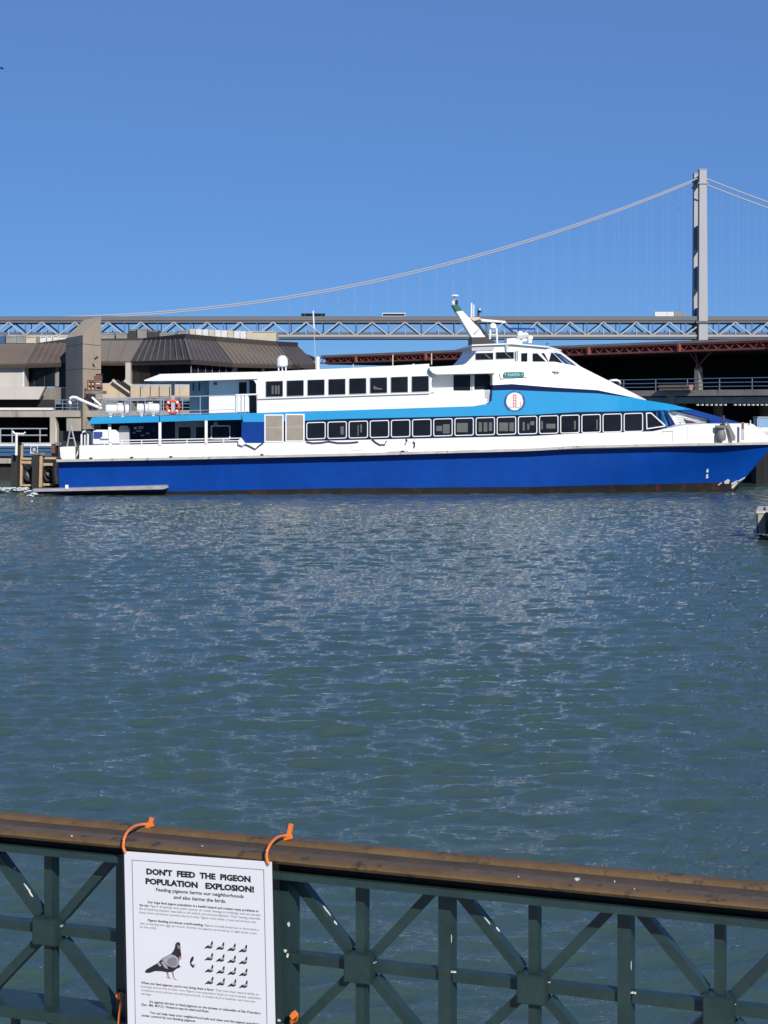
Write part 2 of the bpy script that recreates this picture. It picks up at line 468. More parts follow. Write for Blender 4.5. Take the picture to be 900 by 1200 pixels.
# ------------------------------------------------------------------ suspension bridge, far behind
def make_bridge():
    YN, YF = 1100.0, 1119.0
    root = empty('suspension_bridge', P(823, 475 + EYE * FPX / YN, YN), 'grey double deck suspension bridge crossing the whole background', 'bridge')
    sx = lambda px: (px - 450) * YN / FPX
    sz = lambda py: EYE + (HOR - py) * YN / FPX
    XL, XR = -330, 1180
    # decks
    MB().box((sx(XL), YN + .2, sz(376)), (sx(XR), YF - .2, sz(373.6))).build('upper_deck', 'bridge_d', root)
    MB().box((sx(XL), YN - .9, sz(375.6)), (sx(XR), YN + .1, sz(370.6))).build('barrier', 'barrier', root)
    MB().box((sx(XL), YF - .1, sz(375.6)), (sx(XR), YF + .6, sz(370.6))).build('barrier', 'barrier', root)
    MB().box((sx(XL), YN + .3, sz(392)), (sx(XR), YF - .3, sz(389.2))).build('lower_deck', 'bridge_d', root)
    for Y in (YN, YF):
        MB().box((sx(XL), Y - .35, sz(378.4)), (sx(XR), Y + .5, sz(376.1))).build('top_chord', 'bridge_d', root)
        MB().box((sx(XL), Y - .55, sz(394.7)), (sx(XR), Y + .45, sz(392.3))).build('bottom_chord', 'bridge', root)
        MB().box((sx(XL), Y - .25, sz(397)), (sx(XR), Y + .25, sz(395.4))).build('lower_flange', 'bridge_d', root)
        px = 358.7 - 38.7 * 17
        j = 0
        while px < XR - 40:
            mb = MB()
            a, b, c = (sx(px), Y, sz(377.5)), (sx(px + 19.35), Y, sz(393)), (sx(px + 38.7), Y, sz(377.5))
            MB().bar(a, b, .42, .62, (0, 1, 0)).build('diagonal', 'bridge' if Y == YN else 'bridge_d', root)  # far diagonals darker: their shade is put into the colour
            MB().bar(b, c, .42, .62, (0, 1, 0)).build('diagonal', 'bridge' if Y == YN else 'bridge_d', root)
            MB().bar((sx(px), Y - .2, sz(386)), (sx(px), Y - .2, sz(393)), .3, .45, (0, 1, 0)).build('vertical', 'bridge', root)
            MB().bar((sx(px + 19.35), Y - .1, sz(378)), (sx(px + 19.35), Y - .1, sz(389)), .25, .3, (0, 1, 0)).build('vertical', 'bridge_d', root)
            px += 38.7
    # tower: two legs one behind the other, joined by struts
    for i, Y in enumerate((YN, YF)):
        xa0, xa1, xb0, xb1 = sx(819), sx(827.3), sx(817.6), sx(829.2)
        z0, z1 = -2, sz(199.5)
        w0, w1 = 3.2, 2.6
        leg = MB().hexa([(xb0, Y - w0, z0), (xb1, Y - w0, z0), (xa1, Y - w1, z1), (xa0, Y - w1, z1)],
                        [(xb0, Y + w0, z0), (xb1, Y + w0, z0), (xa1, Y + w1, z1), (xa0, Y + w1, z1)]).build('tower_leg', 'tower', root)
        MB().box((sx(818.6), Y - 2.9, z1), (sx(827.7), Y + 2.9, sz(198.6))).build('leg_cap', 'tower', leg)
        MB().box((sx(817.3), Y - 3.4, sz(216)), (sx(829), Y + 3.4, sz(214.6))).build('saddle_band', 'tower', leg)
        MB().box((sx(814.5), Y - 3.9, sz(379)), (sx(832), Y + 3.9, sz(376.5))).build('deck_bracket', 'bridge_d', leg)
    for za, zb in ((205, 212), (263, 289), (311, 336), (360, 369)):
        MB().box((sx(819.6), YN + 2.4, sz(zb)), (sx(825), YF - 2.4, sz(za))).build('tower_strut', 'bridge_d', root)
    # main cables and their hangers
    cy = lambda px: 371.5 - 0.0002665 * (px - 36.6) ** 2 if px < 823 else 207.5 + 0.40 * (px - 823) - 0.00022 * (px - 823) ** 2
    for Y in (YN, YF):
        MB().tube([(sx(p), Y, sz(min(cy(p), 371.5))) for p in np.linspace(XL, 815.5, 60)] + [(sx(823), Y, sz(207.5))], .45, 6).build('main_cable', 'cable', root)
        MB().tube([(sx(823), Y, sz(207.5))] + [(sx(p), Y, sz(cy(p))) for p in np.linspace(830, XR, 16)], .45, 6).build('main_cable', 'cable', root)
        for px in list(np.arange(338, 812, 19.35)) + list(np.arange(846, XR, 19.35)):
            if cy(px) < 366:
                MB().tube([(sx(px), Y, sz(cy(px))), (sx(px), Y, sz(374))], .058, 5).build('hanger', 'hanger', root)
    MB().box((sx(813), YN - 12, -1.2), (sx(834), YF + 12, 6)).build('tower_pier', 'concrete', root)

    # traffic on the upper deck
    def vehicle(name, px0, px1, h, m, label, cat, kind, band=None):
        Y = YN + 3.0
        z = sz(373.6) + .02
        x0, x1 = (px0 - 450) * Y / FPX, (px1 - 450) * Y / FPX
        root = empty(name, ((x0 + x1) / 2, Y, z), label, cat, 'vehicles crossing the bridge')
        L = x1 - x0
        if kind == 'car':
            prof = [(0, .35), (0, .95), (.1, 1.0), (.24, 1.5), (.68, 1.52), (.82, 1.02), (1, .9), (1, .35)]
            a = [(x0 + L * u, Y - .9, z + h / 1.5 * w) for u, w in prof]
            MB().prism(a, [(p[0], p[1] + 1.8, p[2]) for p in a]).build('body', m, root)
            MB().box((x0 + L * .27, Y - .93, z + h / 1.5 * 1.05), (x0 + L * .7, Y - .86, z + h / 1.5 * 1.42)).build('side_window', 'glass', root)
        elif kind == 'bus':
            MB().box((x0, Y - 1.25, z + .4), (x1, Y + 1.25, z + h)).build('body', m, root)
            MB().box((x0 + .3, Y - 1.29, z + h * .52), (x1 - .3, Y - 1.2, z + h * .86)).build('window_band', 'glass', root)
        else:
            MB().box((x0, Y - 1.25, z + .7), (x0 + L * .63, Y + 1.25, z + h)).build('cargo_box', 'unit_white', root)
            MB().box((x0 + L * .645, Y - 1.25, z + .7), (x1, Y + 1.25, z + h)).build('cargo_box', 'unit_grey', root)
        for u in ((.18, .8) if kind == 'car' else (.12, .25, .78, .9)):
            MB().lathe((x0 + L * u, Y - .95, z + .42), [(.42, -.1), (.42, .1)], 10, (0, 1, 0)).build('wheel', 'black', root)
    vehicle('cargo_truck', 767, 802.5, 4.55, 'unit_white', 'long white and grey box truck on the bridge beside the tower', 'truck', 'truck')
    vehicle('coach', 353, 381, 3.6, 'car_dark', 'dark coach on the bridge behind the whip antenna', 'bus', 'bus')
    vehicle('coach', 448, 475, 3.9, 'car_white', 'white coach with a dark window band on the bridge', 'bus', 'bus')
    cars = [(131, 137, 'car_white', 'white car on the bridge just past the concrete stair tower'), (139.5, 147, 'car_white', 'second white car, behind the one nearest the stair tower'),
            (151, 156.5, 'car_grey', 'grey car on the bridge following two white cars'), (270, 277, 'car_dark', 'dark car alone on the bridge above the domed office roofs'),
            (383, 388.5, 'car_dark', 'dark car following right behind the dark coach'), (418, 424, 'car_grey', 'grey car on the bridge between the two coaches'),
            (477.5, 483, 'car_dark', 'dark car right in front of the white coach'), (502, 507.5, 'car_dark', 'dark car on the bridge left of the leaning mast'),
            (601, 606.5, 'car_dark', 'dark car on the bridge above the blue beam of the ferry radar'), (632, 638, 'car_red', 'dull red car on the bridge right of the wheelhouse'),
            (671, 677, 'car_grey', 'grey car on the bridge midway between wheelhouse and truck'), (735, 741, 'car_dark', 'dark car behind the long box truck'),
            (805, 811, 'car_dark', 'dark car squeezed between box truck and bridge tower'), (858, 864, 'car_dark', 'dark car on the bridge right of the tower')]
    for a, b, m, lab in cars:
        vehicle('bridge_car', a, b, 1.75, m, lab, 'car', 'car')
make_bridge()

# ------------------------------------------------------------------ terminal building on the left
def make_terminal():
    root = empty('terminal_building', P(150, 475, 124) - Vector((0, 0, 4)), 'low concrete building with brown sloping metal roofs behind the ferry', 'building')
    # (eave px0, y0, Y0), (eave px1, y1, Y1), (ridge px0, y0), (ridge px1, y1), material, seam count
    facets = [((-70, 426.5, 122), (30, 426, 122), (-70, 402.5), (43, 402.8), 'brown_roof', 0),
              ((30, 426, 122), (82, 424.5, 124.5), (43, 402.8), (92, 401), 'plum_roof', 7),
              ((112, 423, 126), (153, 423.5, 126), (112, 399), (167, 399), 'grey_roof', 3),
              ((153, 423.5, 126), (224, 421.5, 120), (167, 399), (217, 397.5), 'dark_roof', 9),
              ((224, 421.5, 120), (273, 425.2, 123), (217, 397.5), (254, 400.5), 'dark_roof', 9),
              ((273, 425.2, 123), (342, 426.8, 123), (254, 400.5), (325, 406), 'tan_roof', 13),
              ((342, 426.8, 123), (370, 427.6, 127), (325, 406), (349, 406.8), 'dark_roof', 5)]
    inset = 3.2
    for e0, e1, r0, r1, m, ns in facets:
        A, B = P(*e0), P(*e1)
        C, D = P(r1[0], r1[1], e1[2] + inset), P(r0[0], r0[1], e0[2] + inset)
        off = Vector((0, 0.10, -.16))
        panel = MB().prism([A, B, C, D], [p + off for p in (A, B, C, D)]).build('roof_panel', m, root)
        nrm = (B - A).cross(D - A).normalized()
        if nrm.y > 0: nrm = -nrm
        for k in range(1, ns):
            t = k / ns
            MB().bar(A.lerp(B, t) + nrm * .03, D.lerp(C, t) + nrm * .03, .028, .03, nrm).build('roof_seam', 'seam', panel)
        # eave fascia
        MB().bar(A + Vector((0, .06, -.22)), B + Vector((0, .06, -.22)), .05, .10).build('eave', 'brown_panel', root)
        # hip cap between neighbouring facets
        MB().bar(B + nrm * .02, C + nrm * .02, .05, .05, nrm).build('hip_cap', 'seam', root)
    # roof core: the flat roof behind the ridge with its parapet
    core = [P(-70, 402, 125.6), P(43, 402, 125.6), P(92, 400, 128), P(112, 398, 129.4), P(167, 398, 129.4), P(217, 396.4, 123.5), P(254, 399.5, 126.4), P(325, 405, 126.4), P(349, 406, 130.4)]
    top = [402, 402, 395, 397, 396.3, 391.0, 394.3, 400, 401.2]
    for i in range(len(core) - 1):
        a, b = core[i], core[i + 1]
        za = EYE + (HOR - top[i]) * a.y / FPX; zb = EYE + (HOR - top[i + 1]) * b.y / FPX
        if i == 2: continue
        back = Vector((0, .35, 0))
        MB().hexa([a - Vector((0, 0, .5)), b - Vector((0, 0, .5)), Vector((b.x, b.y, zb)), Vector((a.x, a.y, za))],
                  [a + back - Vector((0, 0, .5)), b + back - Vector((0, 0, .5)), Vector((b.x, b.y, zb)) + back, Vector((a.x, a.y, za)) + back]).build('parapet', 'brown_panel', root)
    poly = [Vector((p.x, p.y + .1, EYE + 4.2)) for p in core] + [Vector((-6, 150, EYE + 4.2)), Vector((-34, 150, EYE + 4.2))]
    MB().prism(poly, [p - Vector((0, 0, .3)) for p in poly]).build('flat_roof', 'unit_dark', root)

    def wall(name, m, px0, px1, yt, yb, Y0, Y1=None, t=.35, par=root):
        Y1 = Y0 if Y1 is None else Y1
        a, b = P(px0, yb, Y0), P(px1, yb, Y1)
        c, d = P(px1, yt, Y1), P(px0, yt, Y0)
        bk = Vector((0, t, 0))
        return MB().hexa([a, b, c, d], [a + bk, b + bk, c + bk, d + bk]).build(name, m, par)
    # left wing
    wall('wall', 'concrete_l', -70, 28, 432, 453, 122.5)
    wall('frieze', 'unit_grey', -70, 28, 426.6, 431.8, 123)
    a = [P(-70, 453.1, 122.3), P(53, 453.1, 122.3), P(45.5, 468, 122.3), P(-70, 468, 122.3)]
    MB().prism(a, [p + Vector((0, .7, 0)) for p in a]).build('parapet_wall', 'concrete_l', root)  # right end cut along a cast shadow's edge, shade put into the outline
    MB().box(tuple(P(26.2, 453, 122.45)), tuple(P(28.4, 428, 122.45) + Vector((0, 1.6, 0)))).build('wall_end', 'unit_white', root)
    g = wall('window', 'glass_b', 28.6, 64, 427.6, 453, 124.2)
    for px in (40, 52):
        wall('mullion', 'unit_dark', px - .45, px + .45, 428, 453, 124.1, t=.08, par=g)
    wall('mullion', 'unit_dark', 40.5, 51.6, 431.6, 432.4, 124.1, t=.08, par=g)
    d = wall('doorway', 'glass_b', 64.2, 80, 424, 454, 124.6)
    wall('door_frame', 'unit_grey', 64.3, 69, 430, 453, 124.45, t=.12, par=d)
    wall('wall', 'concrete_d', 46, 80, 454.2, 474, 124.0)  # darker concrete in place of the shade beyond that slanting edge
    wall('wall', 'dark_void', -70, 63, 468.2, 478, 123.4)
    wall('base_wall', 'concrete_d', -75, 372, 463, 482, 127.6)
    # between the stair tower and the glazed wing
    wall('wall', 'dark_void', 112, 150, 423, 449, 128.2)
    wall('frieze', 'unit_grey', 116, 148, 424, 426.4, 126.6)
    wall('column', 'concrete_l', 147, 153, 425, 450, 125.4, t=1.0)
    # glazed wing: brown panels, then panes
    lp = lambda px: 126.4 + (px - 153) / 71 * (120.6 - 126.4)
    for x0, x1, m in ((153.2, 161.6, 'brown_panel'), (161.9, 174.6, 'unit_grey'), (174.9, 186, 'glass_b'), (186.6, 197.4, 'glass_b'), (198, 209.5, 'glass_b'), (210.1, 223.4, 'glass_b')):
        w = wall('window' if m == 'glass_b' else 'wall_panel', 'brown_panel' if m == 'unit_grey' else m, x0, x1, 424, 450, lp(x0), lp(x1), .15)
        wall('mullion', 'unit_dark', x1 - .1, x1 + .55, 424, 450, lp(x1) - .08, None, .1, w)
    rp = lambda px: 120.6 + (px - 224) / 49 * 3.0
    for x0, x1 in ((224.2, 232), (232.4, 240.6), (241, 248.5), (248.9, 257), (257.4, 264.6), (265, 272)):
        w = wall('window', 'glass_b', x0, x1, 422.5, 450, rp(x0), rp(x1), .15)
        wall('mullion', 'unit_grey', x1 - .1, x1 + .5, 422.5, 450, rp(x1) - .08, None, .1, w)
    wall('column', 'unit_grey', 223.4, 224.3, 422, 451, 120.3, t=.2)
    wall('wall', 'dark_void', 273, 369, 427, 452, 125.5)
    for x0, x1 in ((272.2, 277), (305.6, 309.4)):
        a = [P(x0, 450, 123.6), P(x1, 450, 123.6), P(x1, 426.5, 123.6), P(x0 + (0 if x0 < 300 else 2), 426.5, 123.6)]
        MB().prism(a, [p + Vector((0, .8, 0)) for p in a]).build('column', 'concrete_l', root)
    MB().bar(P(278, 427.3, 124.3), P(368, 429.5, 124.3), .1, .12).build('lintel', 'brown_panel', root)
    # concrete balcony wall in front of the glass, in cast panels
    for x0, x1 in ((153, 164.7), (165, 176.2), (176.5, 186.7), (187, 199), (199.3, 210), (210.3, 222), (222.3, 236), (236.3, 250)):
        wall('parapet_panel', 'concrete', x0, x1, 451.2, 466, 119.4 + (0 if x0 > 200 else (200 - x0) * .02))
    wall('balcony_floor', 'concrete_d', 150, 260, 466.2, 470, 119.2, t=6)
    # open stair rising to the glazed wing
    a = [P(120, 449.5, 121), P(127, 449.5, 121), P(133, 445.6, 121), P(160, 465, 121), P(160, 469, 121), P(120, 469, 121)]
    MB().prism(a, [p + Vector((0, .3, 0)) for p in a]).build('stair_wall', 'concrete', root)
    for (x0, y0), (x1, y1), m in (((132, 445.3), (160, 465), 'concrete_l'), ((137, 446), (165, 466), 'black'), ((146, 445.5), (173, 466), 'concrete_l'), ((143, 447), (170, 467), 'dark')):
        MB().bar(P(x0, y0, 120.7), P(x1, y1, 120.7), .12, .09).build('stair_rail', m, root)
    return root
make_terminal()

def make_stair_tower():
    L, Cn, R = P(77, 475, 122.5), P(97, 475, 117.0), P(118.3, 475, 120.5)
    F = L + (R - Cn)
    h1, h2 = EYE + (HOR - 392.6) * 117 / FPX, EYE + (HOR - 370.6) * 120.5 / FPX
    zb = 3.2
    root = empty('stair_tower', (Cn.x, Cn.y + 2, zb), 'tall concrete stair tower with a slanted top rising through the terminal roof', 'tower')
    z = lambda p, h: Vector((p.x, p.y, h))
    cuts = [zb, EYE + (HOR - 432) * 117 / FPX, EYE + (HOR - 403) * 117 / FPX]
    q = [L, Cn, R, F]
    for i in range(2):
        g = .02
        MB().prism([z(p, cuts[i] + g) for p in q], [z(p, cuts[i + 1] - g) for p in q]).build('shaft_segment', 'concrete', root)
        c = sum((p for p in q), Vector()) / 4
        MB().prism([z(p.lerp(c, .02), cuts[i + 1] - .03) for p in q], [z(p.lerp(c, .02), cuts[i + 1] + .03) for p in q]).build('joint', 'concrete_d', root)
    MB().prism([z(p, cuts[2] + .02) for p in q], [z(L, h1), z(Cn, h1), z(R, h2), z(F, h2)]).build('slanted_top', 'concrete', root)
    MB().bar(P(112, 418.7, 118.3), P(113.4, 420.5, 118.3), .06, .14).build('wall_lamp', 'dark', root)
    return root
make_stair_tower()

def rail_run(name, pts, h, levels, post_at, m, label, r=.03, group=None, cat='railing'):
    """pts: ground points of a straight railing; posts at given parameters, rails at the given fractions of its height"""
    a, b = Vector(pts[0]), Vector(pts[1])
    root = empty(name, (a + b) / 2, label, cat, group)
    up = Vector((0, 0, h))
    for t in post_at:
        MB().tube([a.lerp(b, t), a.lerp(b, t) + up * 1.0], r * 1.1, 8).build('post', m, root)
    for l in levels:
        MB().tube([a + up * l, b + up * l], r, 8).build('rail', m, root)
    return root

def make_left_pier():
    Yp = 118.0
    root = empty('pier_terrace', P(0, 475, Yp) - Vector((0, 0, 5.5)), 'raised concrete pier terrace on columns left of the ferry', 'pier')
    zt = EYE + (HOR - 480.6) * Yp / FPX
    x0, x1 = P(-90, 475, Yp).x, P(345, 475, Yp).x
    MB().box((x0, Yp, zt - .42), (x1, Yp + 26, zt)).build('slab', 'concrete_d', root)
    MB().box((x0, Yp - .25, zt), (P(63, 475, Yp).x, Yp + .25, zt + .17)).build('white_edge', 'unit_white', root)
    zb = EYE + (HOR - 488.6) * Yp / FPX
    MB().box((x0, Yp - .32, zb), (x1, Yp + .4, zt - .06)).build('edge_beam', 'concrete_g', root)
    for px in (-60, 64, 190, 310):
        X = P(px, 475, Yp).x
        MB().box((X - .24, Yp - .45, -1), (X + .12, Yp + .5, zb)).build('column', 'concrete_g', root)
        a = [(X + .121, Yp - .40, -1), (X + .24, Yp - .40, -1), (X + .24, Yp - .40, zb - .9), (X + .121, Yp - .40, zb - .05)]
        MB().prism(a, [(p[0], p[1] + .8, p[2]) for p in a]).build('haunch', 'concrete_l', root)
        for Y in (Yp + 9, Yp + 18):
            MB().tube([(X, Y, -1.5), (X, Y, zt - .4)], .35, 10).build('pile', 'concrete_d', root)
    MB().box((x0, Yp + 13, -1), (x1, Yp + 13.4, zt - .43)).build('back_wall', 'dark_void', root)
    # boxes in the dark under the terrace
    a = [P(78, 505, 117.5), P(100, 505, 117.5), P(100, 494, 117.5), P(95, 490.3, 117.5), P(78, 490.3, 117.5)]
    o = MB().prism(a, [p + Vector((0, 1.5, 0)) for p in a]).build('pile_cap', 'concrete_g', root)
    MB().box((P(70, 475, 118.6).x, 118.6, -1), (P(110, 475, 118.6).x, 119.6, P(0, 505, 118.6).z)).build('fender_wall', 'dark', root)
    # railings
    rail_run('blue_railing', [(P(64, 476, 117.9).x, 118.1, zt), (P(345, 476, 117.9).x, 118.1, zt)], .72, (.25, .6, .97), [i / 32 for i in range(33)], 'blue_steel', 'blue steel railing along the terrace edge by the stair tower', .028)
    # rusty balcony cage at the foot of the stair tower
    Yc = 116.6
    r = empty('scaffold_cage', P(111, 457, Yc), 'rusty scaffold cage hung on the foot of the stair tower', 'scaffold')
    for px in (102.6, 107, 111.4, 119):
        MB().bar(P(px, 457.5, Yc), P(px, 446, Yc), .035, .035, (0, 1, 0)).build('post', 'rust', r)
    for py in (446, 451.5, 457.3):
        MB().bar(P(102.4, py, Yc), P(120, py, Yc), .04, .04).build('rail', 'rust', r)
    for x0_, x1_, y0_, y1_, m in ((110, 119, 440.5, 445, 'rust'), (112, 119.5, 438, 440, 'dark'), (112.5, 117, 447.5, 450, 'unit_white'), (113, 119, 453, 456, 'dark'), (104, 110, 452, 456.5, 'unit_beige'), (104, 110, 447, 451, 'unit_beige')):
        MB().box(tuple(P(x0_, y1_, Yc + .15)), tuple(P(x1_, y0_, Yc + .15) + Vector((0, .5, 0)))).build('panel', m, r)
    MB().box(tuple(P(101, 461.5, Yc - .1)), tuple(P(121, 458, Yc - .1) + Vector((0, 1.4, 0)))).build('base_slab', 'concrete_d', r)
    # white gangway handrail bending down towards the ferry
    Yg = 112.0
    g = empty('gangway_rail', P(100, 478, Yg), 'thick white bent pipe handrail sloping down behind the life rafts', 'handrail')
    MB().tube([P(83, 473.5, Yg), P(81, 470, Yg), P(82, 467, Yg), P(85, 465.5, Yg), P(89, 465.8, Yg), P(96, 469.3, Yg), P(119, 479, Yg)], .10, 8).build('handrail', 'white', g, smooth=True)
    MB().tube([P(84, 475, Yg + .6), P(86.5, 469, Yg + .6)], .05, 8).build('bracket', 'alu', g)
    MB().tube([P(108, 466, Yg + 1), P(118, 475, Yg + 1)], .07, 8).build('lower_rail', 'alu', g)
make_left_pier()

def make_roof_units():
    def unit(name, px0, px1, yt, yb, Y, m, label, cat='rooftop unit', group='equipment boxes along the terminal roof', d=1.6, slats=0, zbase=EYE + 4.2):
        a, b = P(px0, yb, Y), P(px1, yt, Y)
        r = empty(name, ((a.x + b.x) / 2, Y, zbase), label, cat, group)
        MB().box((a.x, Y, zbase), (b.x, Y + d, b.z)).build('casing', m, r)
        MB().box((a.x + .06, Y - .03, b.z - .10), (b.x - .06, Y - .002, b.z - .04)).build('top_trim', 'unit_grey', r)
        return r
    Yl = 128.0
    L = [(-14, 5.5, 392.5, 'blue_dock', 'blue box at the left end of the roof'), (7, 19, 393.5, 'unit_grey', 'dull grey cabinet next to the blue roof box'), (19.4, 30, 393, 'unit_grey', 'second grey cabinet from the blue roof box'),
         (30.5, 42, 394, 'unit_beige', 'beige cabinet, last in the row from the blue box'), (47, 54, 394, 'unit_white', 'white cabinet right of the gap left of the stair tower'), (55, 61, 393.6, 'unit_white', 'white cabinet between white and grey ones left of the stair tower'),
         (62, 68.5, 393.2, 'unit_white', 'white cabinet second left of the stair tower'), (69, 78, 393.6, 'unit_white', 'white cabinet touching the stair tower')]
    for x0, x1, yt, m, lab in L:
        unit('roof_cabinet', x0, x1, yt, 402, Yl, m, lab)
    Rr = [(118.5, 134, 390.5, 'unit_grey', 'long low grey duct right of the stair tower'), (136, 149, 390, 'unit_grey', 'grey box beside the dark fans on the roof'), (150, 160, 386, 'unit_dark', 'tall dark fan unit on the roof'),
          (161, 172, 385.2, 'unit_grey', 'grey fan unit between two dark ones'), (173, 186, 387, 'unit_dark', 'wide dark cooler on the roof'), (187, 205, 390, 'unit_grey', 'grey duct right of the wide dark cooler'), (209, 221, 387, 'unit_grey', 'grey box at the highest roof corner')]
    for x0, x1, yt, m, lab in Rr:
        unit('roof_cabinet', x0, x1, yt, 398, 130.5, m, lab)
    scr = empty('louvre_screen', P(266, 395, 127.5), 'row of pale upright screen panels on the terminal roof', 'screen')
    for i, px in enumerate(np.arange(222.5, 291, 7.4)):
        yt = 385.4 + (px - 222) * .045
        a, b = P(px, 402, 127.5 + .05 * (i % 2)), P(px + 6.5, yt, 127.5)
        MB().box((a.x, a.y, EYE + 4.2), (b.x, a.y + .12, b.z)).build('panel', 'unit_white' if i % 3 else 'unit_beige', scr)
    unit('roof_house', 293, 323.5, 388, 402, 128.5, 'unit_beige', 'cream coloured plant room at the right end of the roof', 'plant room', d=3)
make_roof_units()

# ------------------------------------------------------------------ open pier shed on the right
SH = lambda px: 58 + .039 * (px - 400)
SY = lambda px: 112 * 77.5 / SH(px)
def S(px, f):
    """point on the shed front at column px and height fraction f of the roof edge"""
    Y = SY(px)
    return Vector(((px - 450) * Y / FPX, Y, EYE + f * SH(px) * Y / FPX))
ES = (S(900, 0) - S(500, 0)); ES.z = 0; ES.normalize()
NB = Vector((-ES.y, ES.x, 0))
if NB.y < 0: NB = -NB

def make_shed():
    root = empty('pier_shed', S(800, 0) - Vector((0, 0, 4)), 'long dark open pier shed with a red steel truss roof edge', 'shed')
    X0, X1 = 376, 1010
    A, B = S(X0, 1.0), S(X1, 1.0)
    up = lambda z: Vector((0, 0, z))
    DEEP = 34
    MB().prism([A + up(-.05), B + up(-.05), B + NB * DEEP + up(-.05), A + NB * DEEP + up(-.05)], [A + up(.12), B + up(.12), B + NB * DEEP + up(.12), A + NB * DEEP + up(.12)]).build('roof', 'roof_deck', root)
    fb = .865
    zt, zb = A.z - .06, S(800, fb).z
    # truss fascia
    MB().bar(A + up(-.13), B + up(-.13), .06, .06).build('top_chord', 'red_steel', root)
    C, D = S(X0, fb), S(X1, fb)
    MB().bar(C, D, .07, .06).build('bottom_chord', 'red_steel_b', root)
    Lh = (S(857, 0) - S(843.25, 0)).length / 2
    n = int((B - A).length / Lh)
    for i in range(n):
        p = A + ES * (i * Lh); q = A + ES * ((i + 1) * Lh)
        p = Vector((p.x, p.y, zt - .08 if i % 2 else zb + .03)); q = Vector((q.x, q.y, zb + .03 if i % 2 else zt - .08))
        MB().bar(p, q, .028, .028, NB).build('diagonal', 'red_steel_b', root)
    for px in (418, 499.8, 584, 691, 797, 905):
        p = S(px, .97); w = .14
        MB().bar(S(px, .995) + up(-.05) - NB * .06, S(px, fb) - NB * .06 + up(-.05), .10, w, NB).build('truss_post', 'red_steel_b', root)
    # the girders and the closed ceiling behind the fascia
    MB().prism([A + NB * .5 + up(-.06), B + NB * .5 + up(-.06), Vector((B.x, B.y, zb - .1)) + NB * .5, Vector((A.x, A.y, zb - .1)) + NB * .5],
               [p + NB * .2 for p in (A + NB * .5 + up(-.06), B + NB * .5 + up(-.06), Vector((B.x, B.y, zb - .1)) + NB * .5, Vector((A.x, A.y, zb - .1)) + NB * .5)]).build('girder', 'red_steel', root)
    q = [Vector((p.x, p.y, zb - .12)) for p in (A + NB * .75, B + NB * .75, B + NB * DEEP, A + NB * DEEP)]
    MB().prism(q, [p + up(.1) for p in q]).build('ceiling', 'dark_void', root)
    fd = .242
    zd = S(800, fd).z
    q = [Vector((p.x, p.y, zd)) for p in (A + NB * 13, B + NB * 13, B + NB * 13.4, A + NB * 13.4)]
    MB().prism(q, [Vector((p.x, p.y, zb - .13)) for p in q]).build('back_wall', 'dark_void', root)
    # deck slab and beam
    sl = lambda m, f0, f1, o0, o1, name: MB().prism([S(X0, f0) + NB * o0, S(X1, f0) + NB * o0, S(X1, f1) + NB * o0, S(X0, f1) + NB * o0],
                                                   [S(X0, f0) + NB * o1, S(X1, f0) + NB * o1, S(X1, f1) + NB * o1, S(X0, f1) + NB * o1]).build(name, m, root)
    sl('concrete_g', fd, .150, 0, .5, 'deck_edge')
    sl('concrete_d', .235, .165, .51, DEEP, 'deck_slab')
    sl('concrete_g', .132, .030, .25, .9, 'edge_beam')
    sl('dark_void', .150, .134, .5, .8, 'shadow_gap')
    MB().bar(S(785, .149) + NB * .3, S(785, .0) + NB * .3, .32, .25, NB).build('deck_column', 'concrete_g', root)
    for px in (690, 785, 880, 960):
        for o in (5, 10):
            MB().tube([Vector((*(S(px, 0) + NB * o).xy, -1.5)), Vector((*(S(px, 0) + NB * o).xy, S(px, .16).z))], .35, 10).build('pile', 'concrete_d', root)
    q = [Vector((p.x, p.y, -1)) for p in (A + NB * 15, B + NB * 15, B + NB * 15.4, A + NB * 15.4)]
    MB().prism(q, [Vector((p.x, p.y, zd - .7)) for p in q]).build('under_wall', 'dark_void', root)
    # columns of the shed with red Y brackets
    for px in (610, 810.5, 990):
        p = S(px, .242) + NB * .7
        Yc = p.y
        MB().bar(p, Vector((p.x, p.y, S(px, .60).z)), .20, .20, NB).build('column', 'concrete_d', root)
        hub = Vector((p.x, p.y, S(px, .63).z))
        MB().lathe(hub - NB * .15, [(.12, 0), (.12, .3)], 10, NB).build('bracket_hub', 'red_steel_b', root)
        for dx, m in ((-.78, 'red_steel'), (-.30, 'red_steel'), (1.15, 'red_steel')):
            t = hub + ES * dx * 1.0; t.z = zb - .08
            MB().bar(hub, t, .05, .05, NB).build('bracket_arm', m, root)
    # blue railing along the deck
    h = S(820, .423).z - zd
    pxs = [617, 654, 692, 729.5, 767, 804.2, 841.8, 880, 918, 957, 996]
    a, b = S(X0 + 230, fd) + NB * .12, S(X1, fd) + NB * .12
    L = (b - a).length
    ts = [((S(p, fd) - S(X0 + 230, fd)).length) / L for p in pxs]
    rail_run('blue_railing', [a, b], h, (.28, .62, .98), ts, 'blue_steel', 'blue three-rail steel railing on the deck of the dark shed', .032)
    # bench-like planter
    c0, c1 = S(777, fd) - NB * .25, S(813, fd) - NB * .25
    r = empty('concrete_bench', (c0 + c1) / 2, 'pinkish bench on the shed deck in front of the column', 'bench')
    hh = S(795, .325).z - zd
    MB().bar(c0 + up(hh * .78), c1 + up(hh * .78), .22, hh * .22).build('seat', 'bench', r)
    MB().bar(c0 + up(hh * .27), c1 + up(hh * .27), .17, hh * .26).build('base', 'bench', r)
    # steel vent elbow left of the railing
    p0 = S(722, fd) - NB * .1
    v = empty('vent_pipe', p0, 'shiny bent metal vent pipe at the end of the blue shed railing', 'vent')
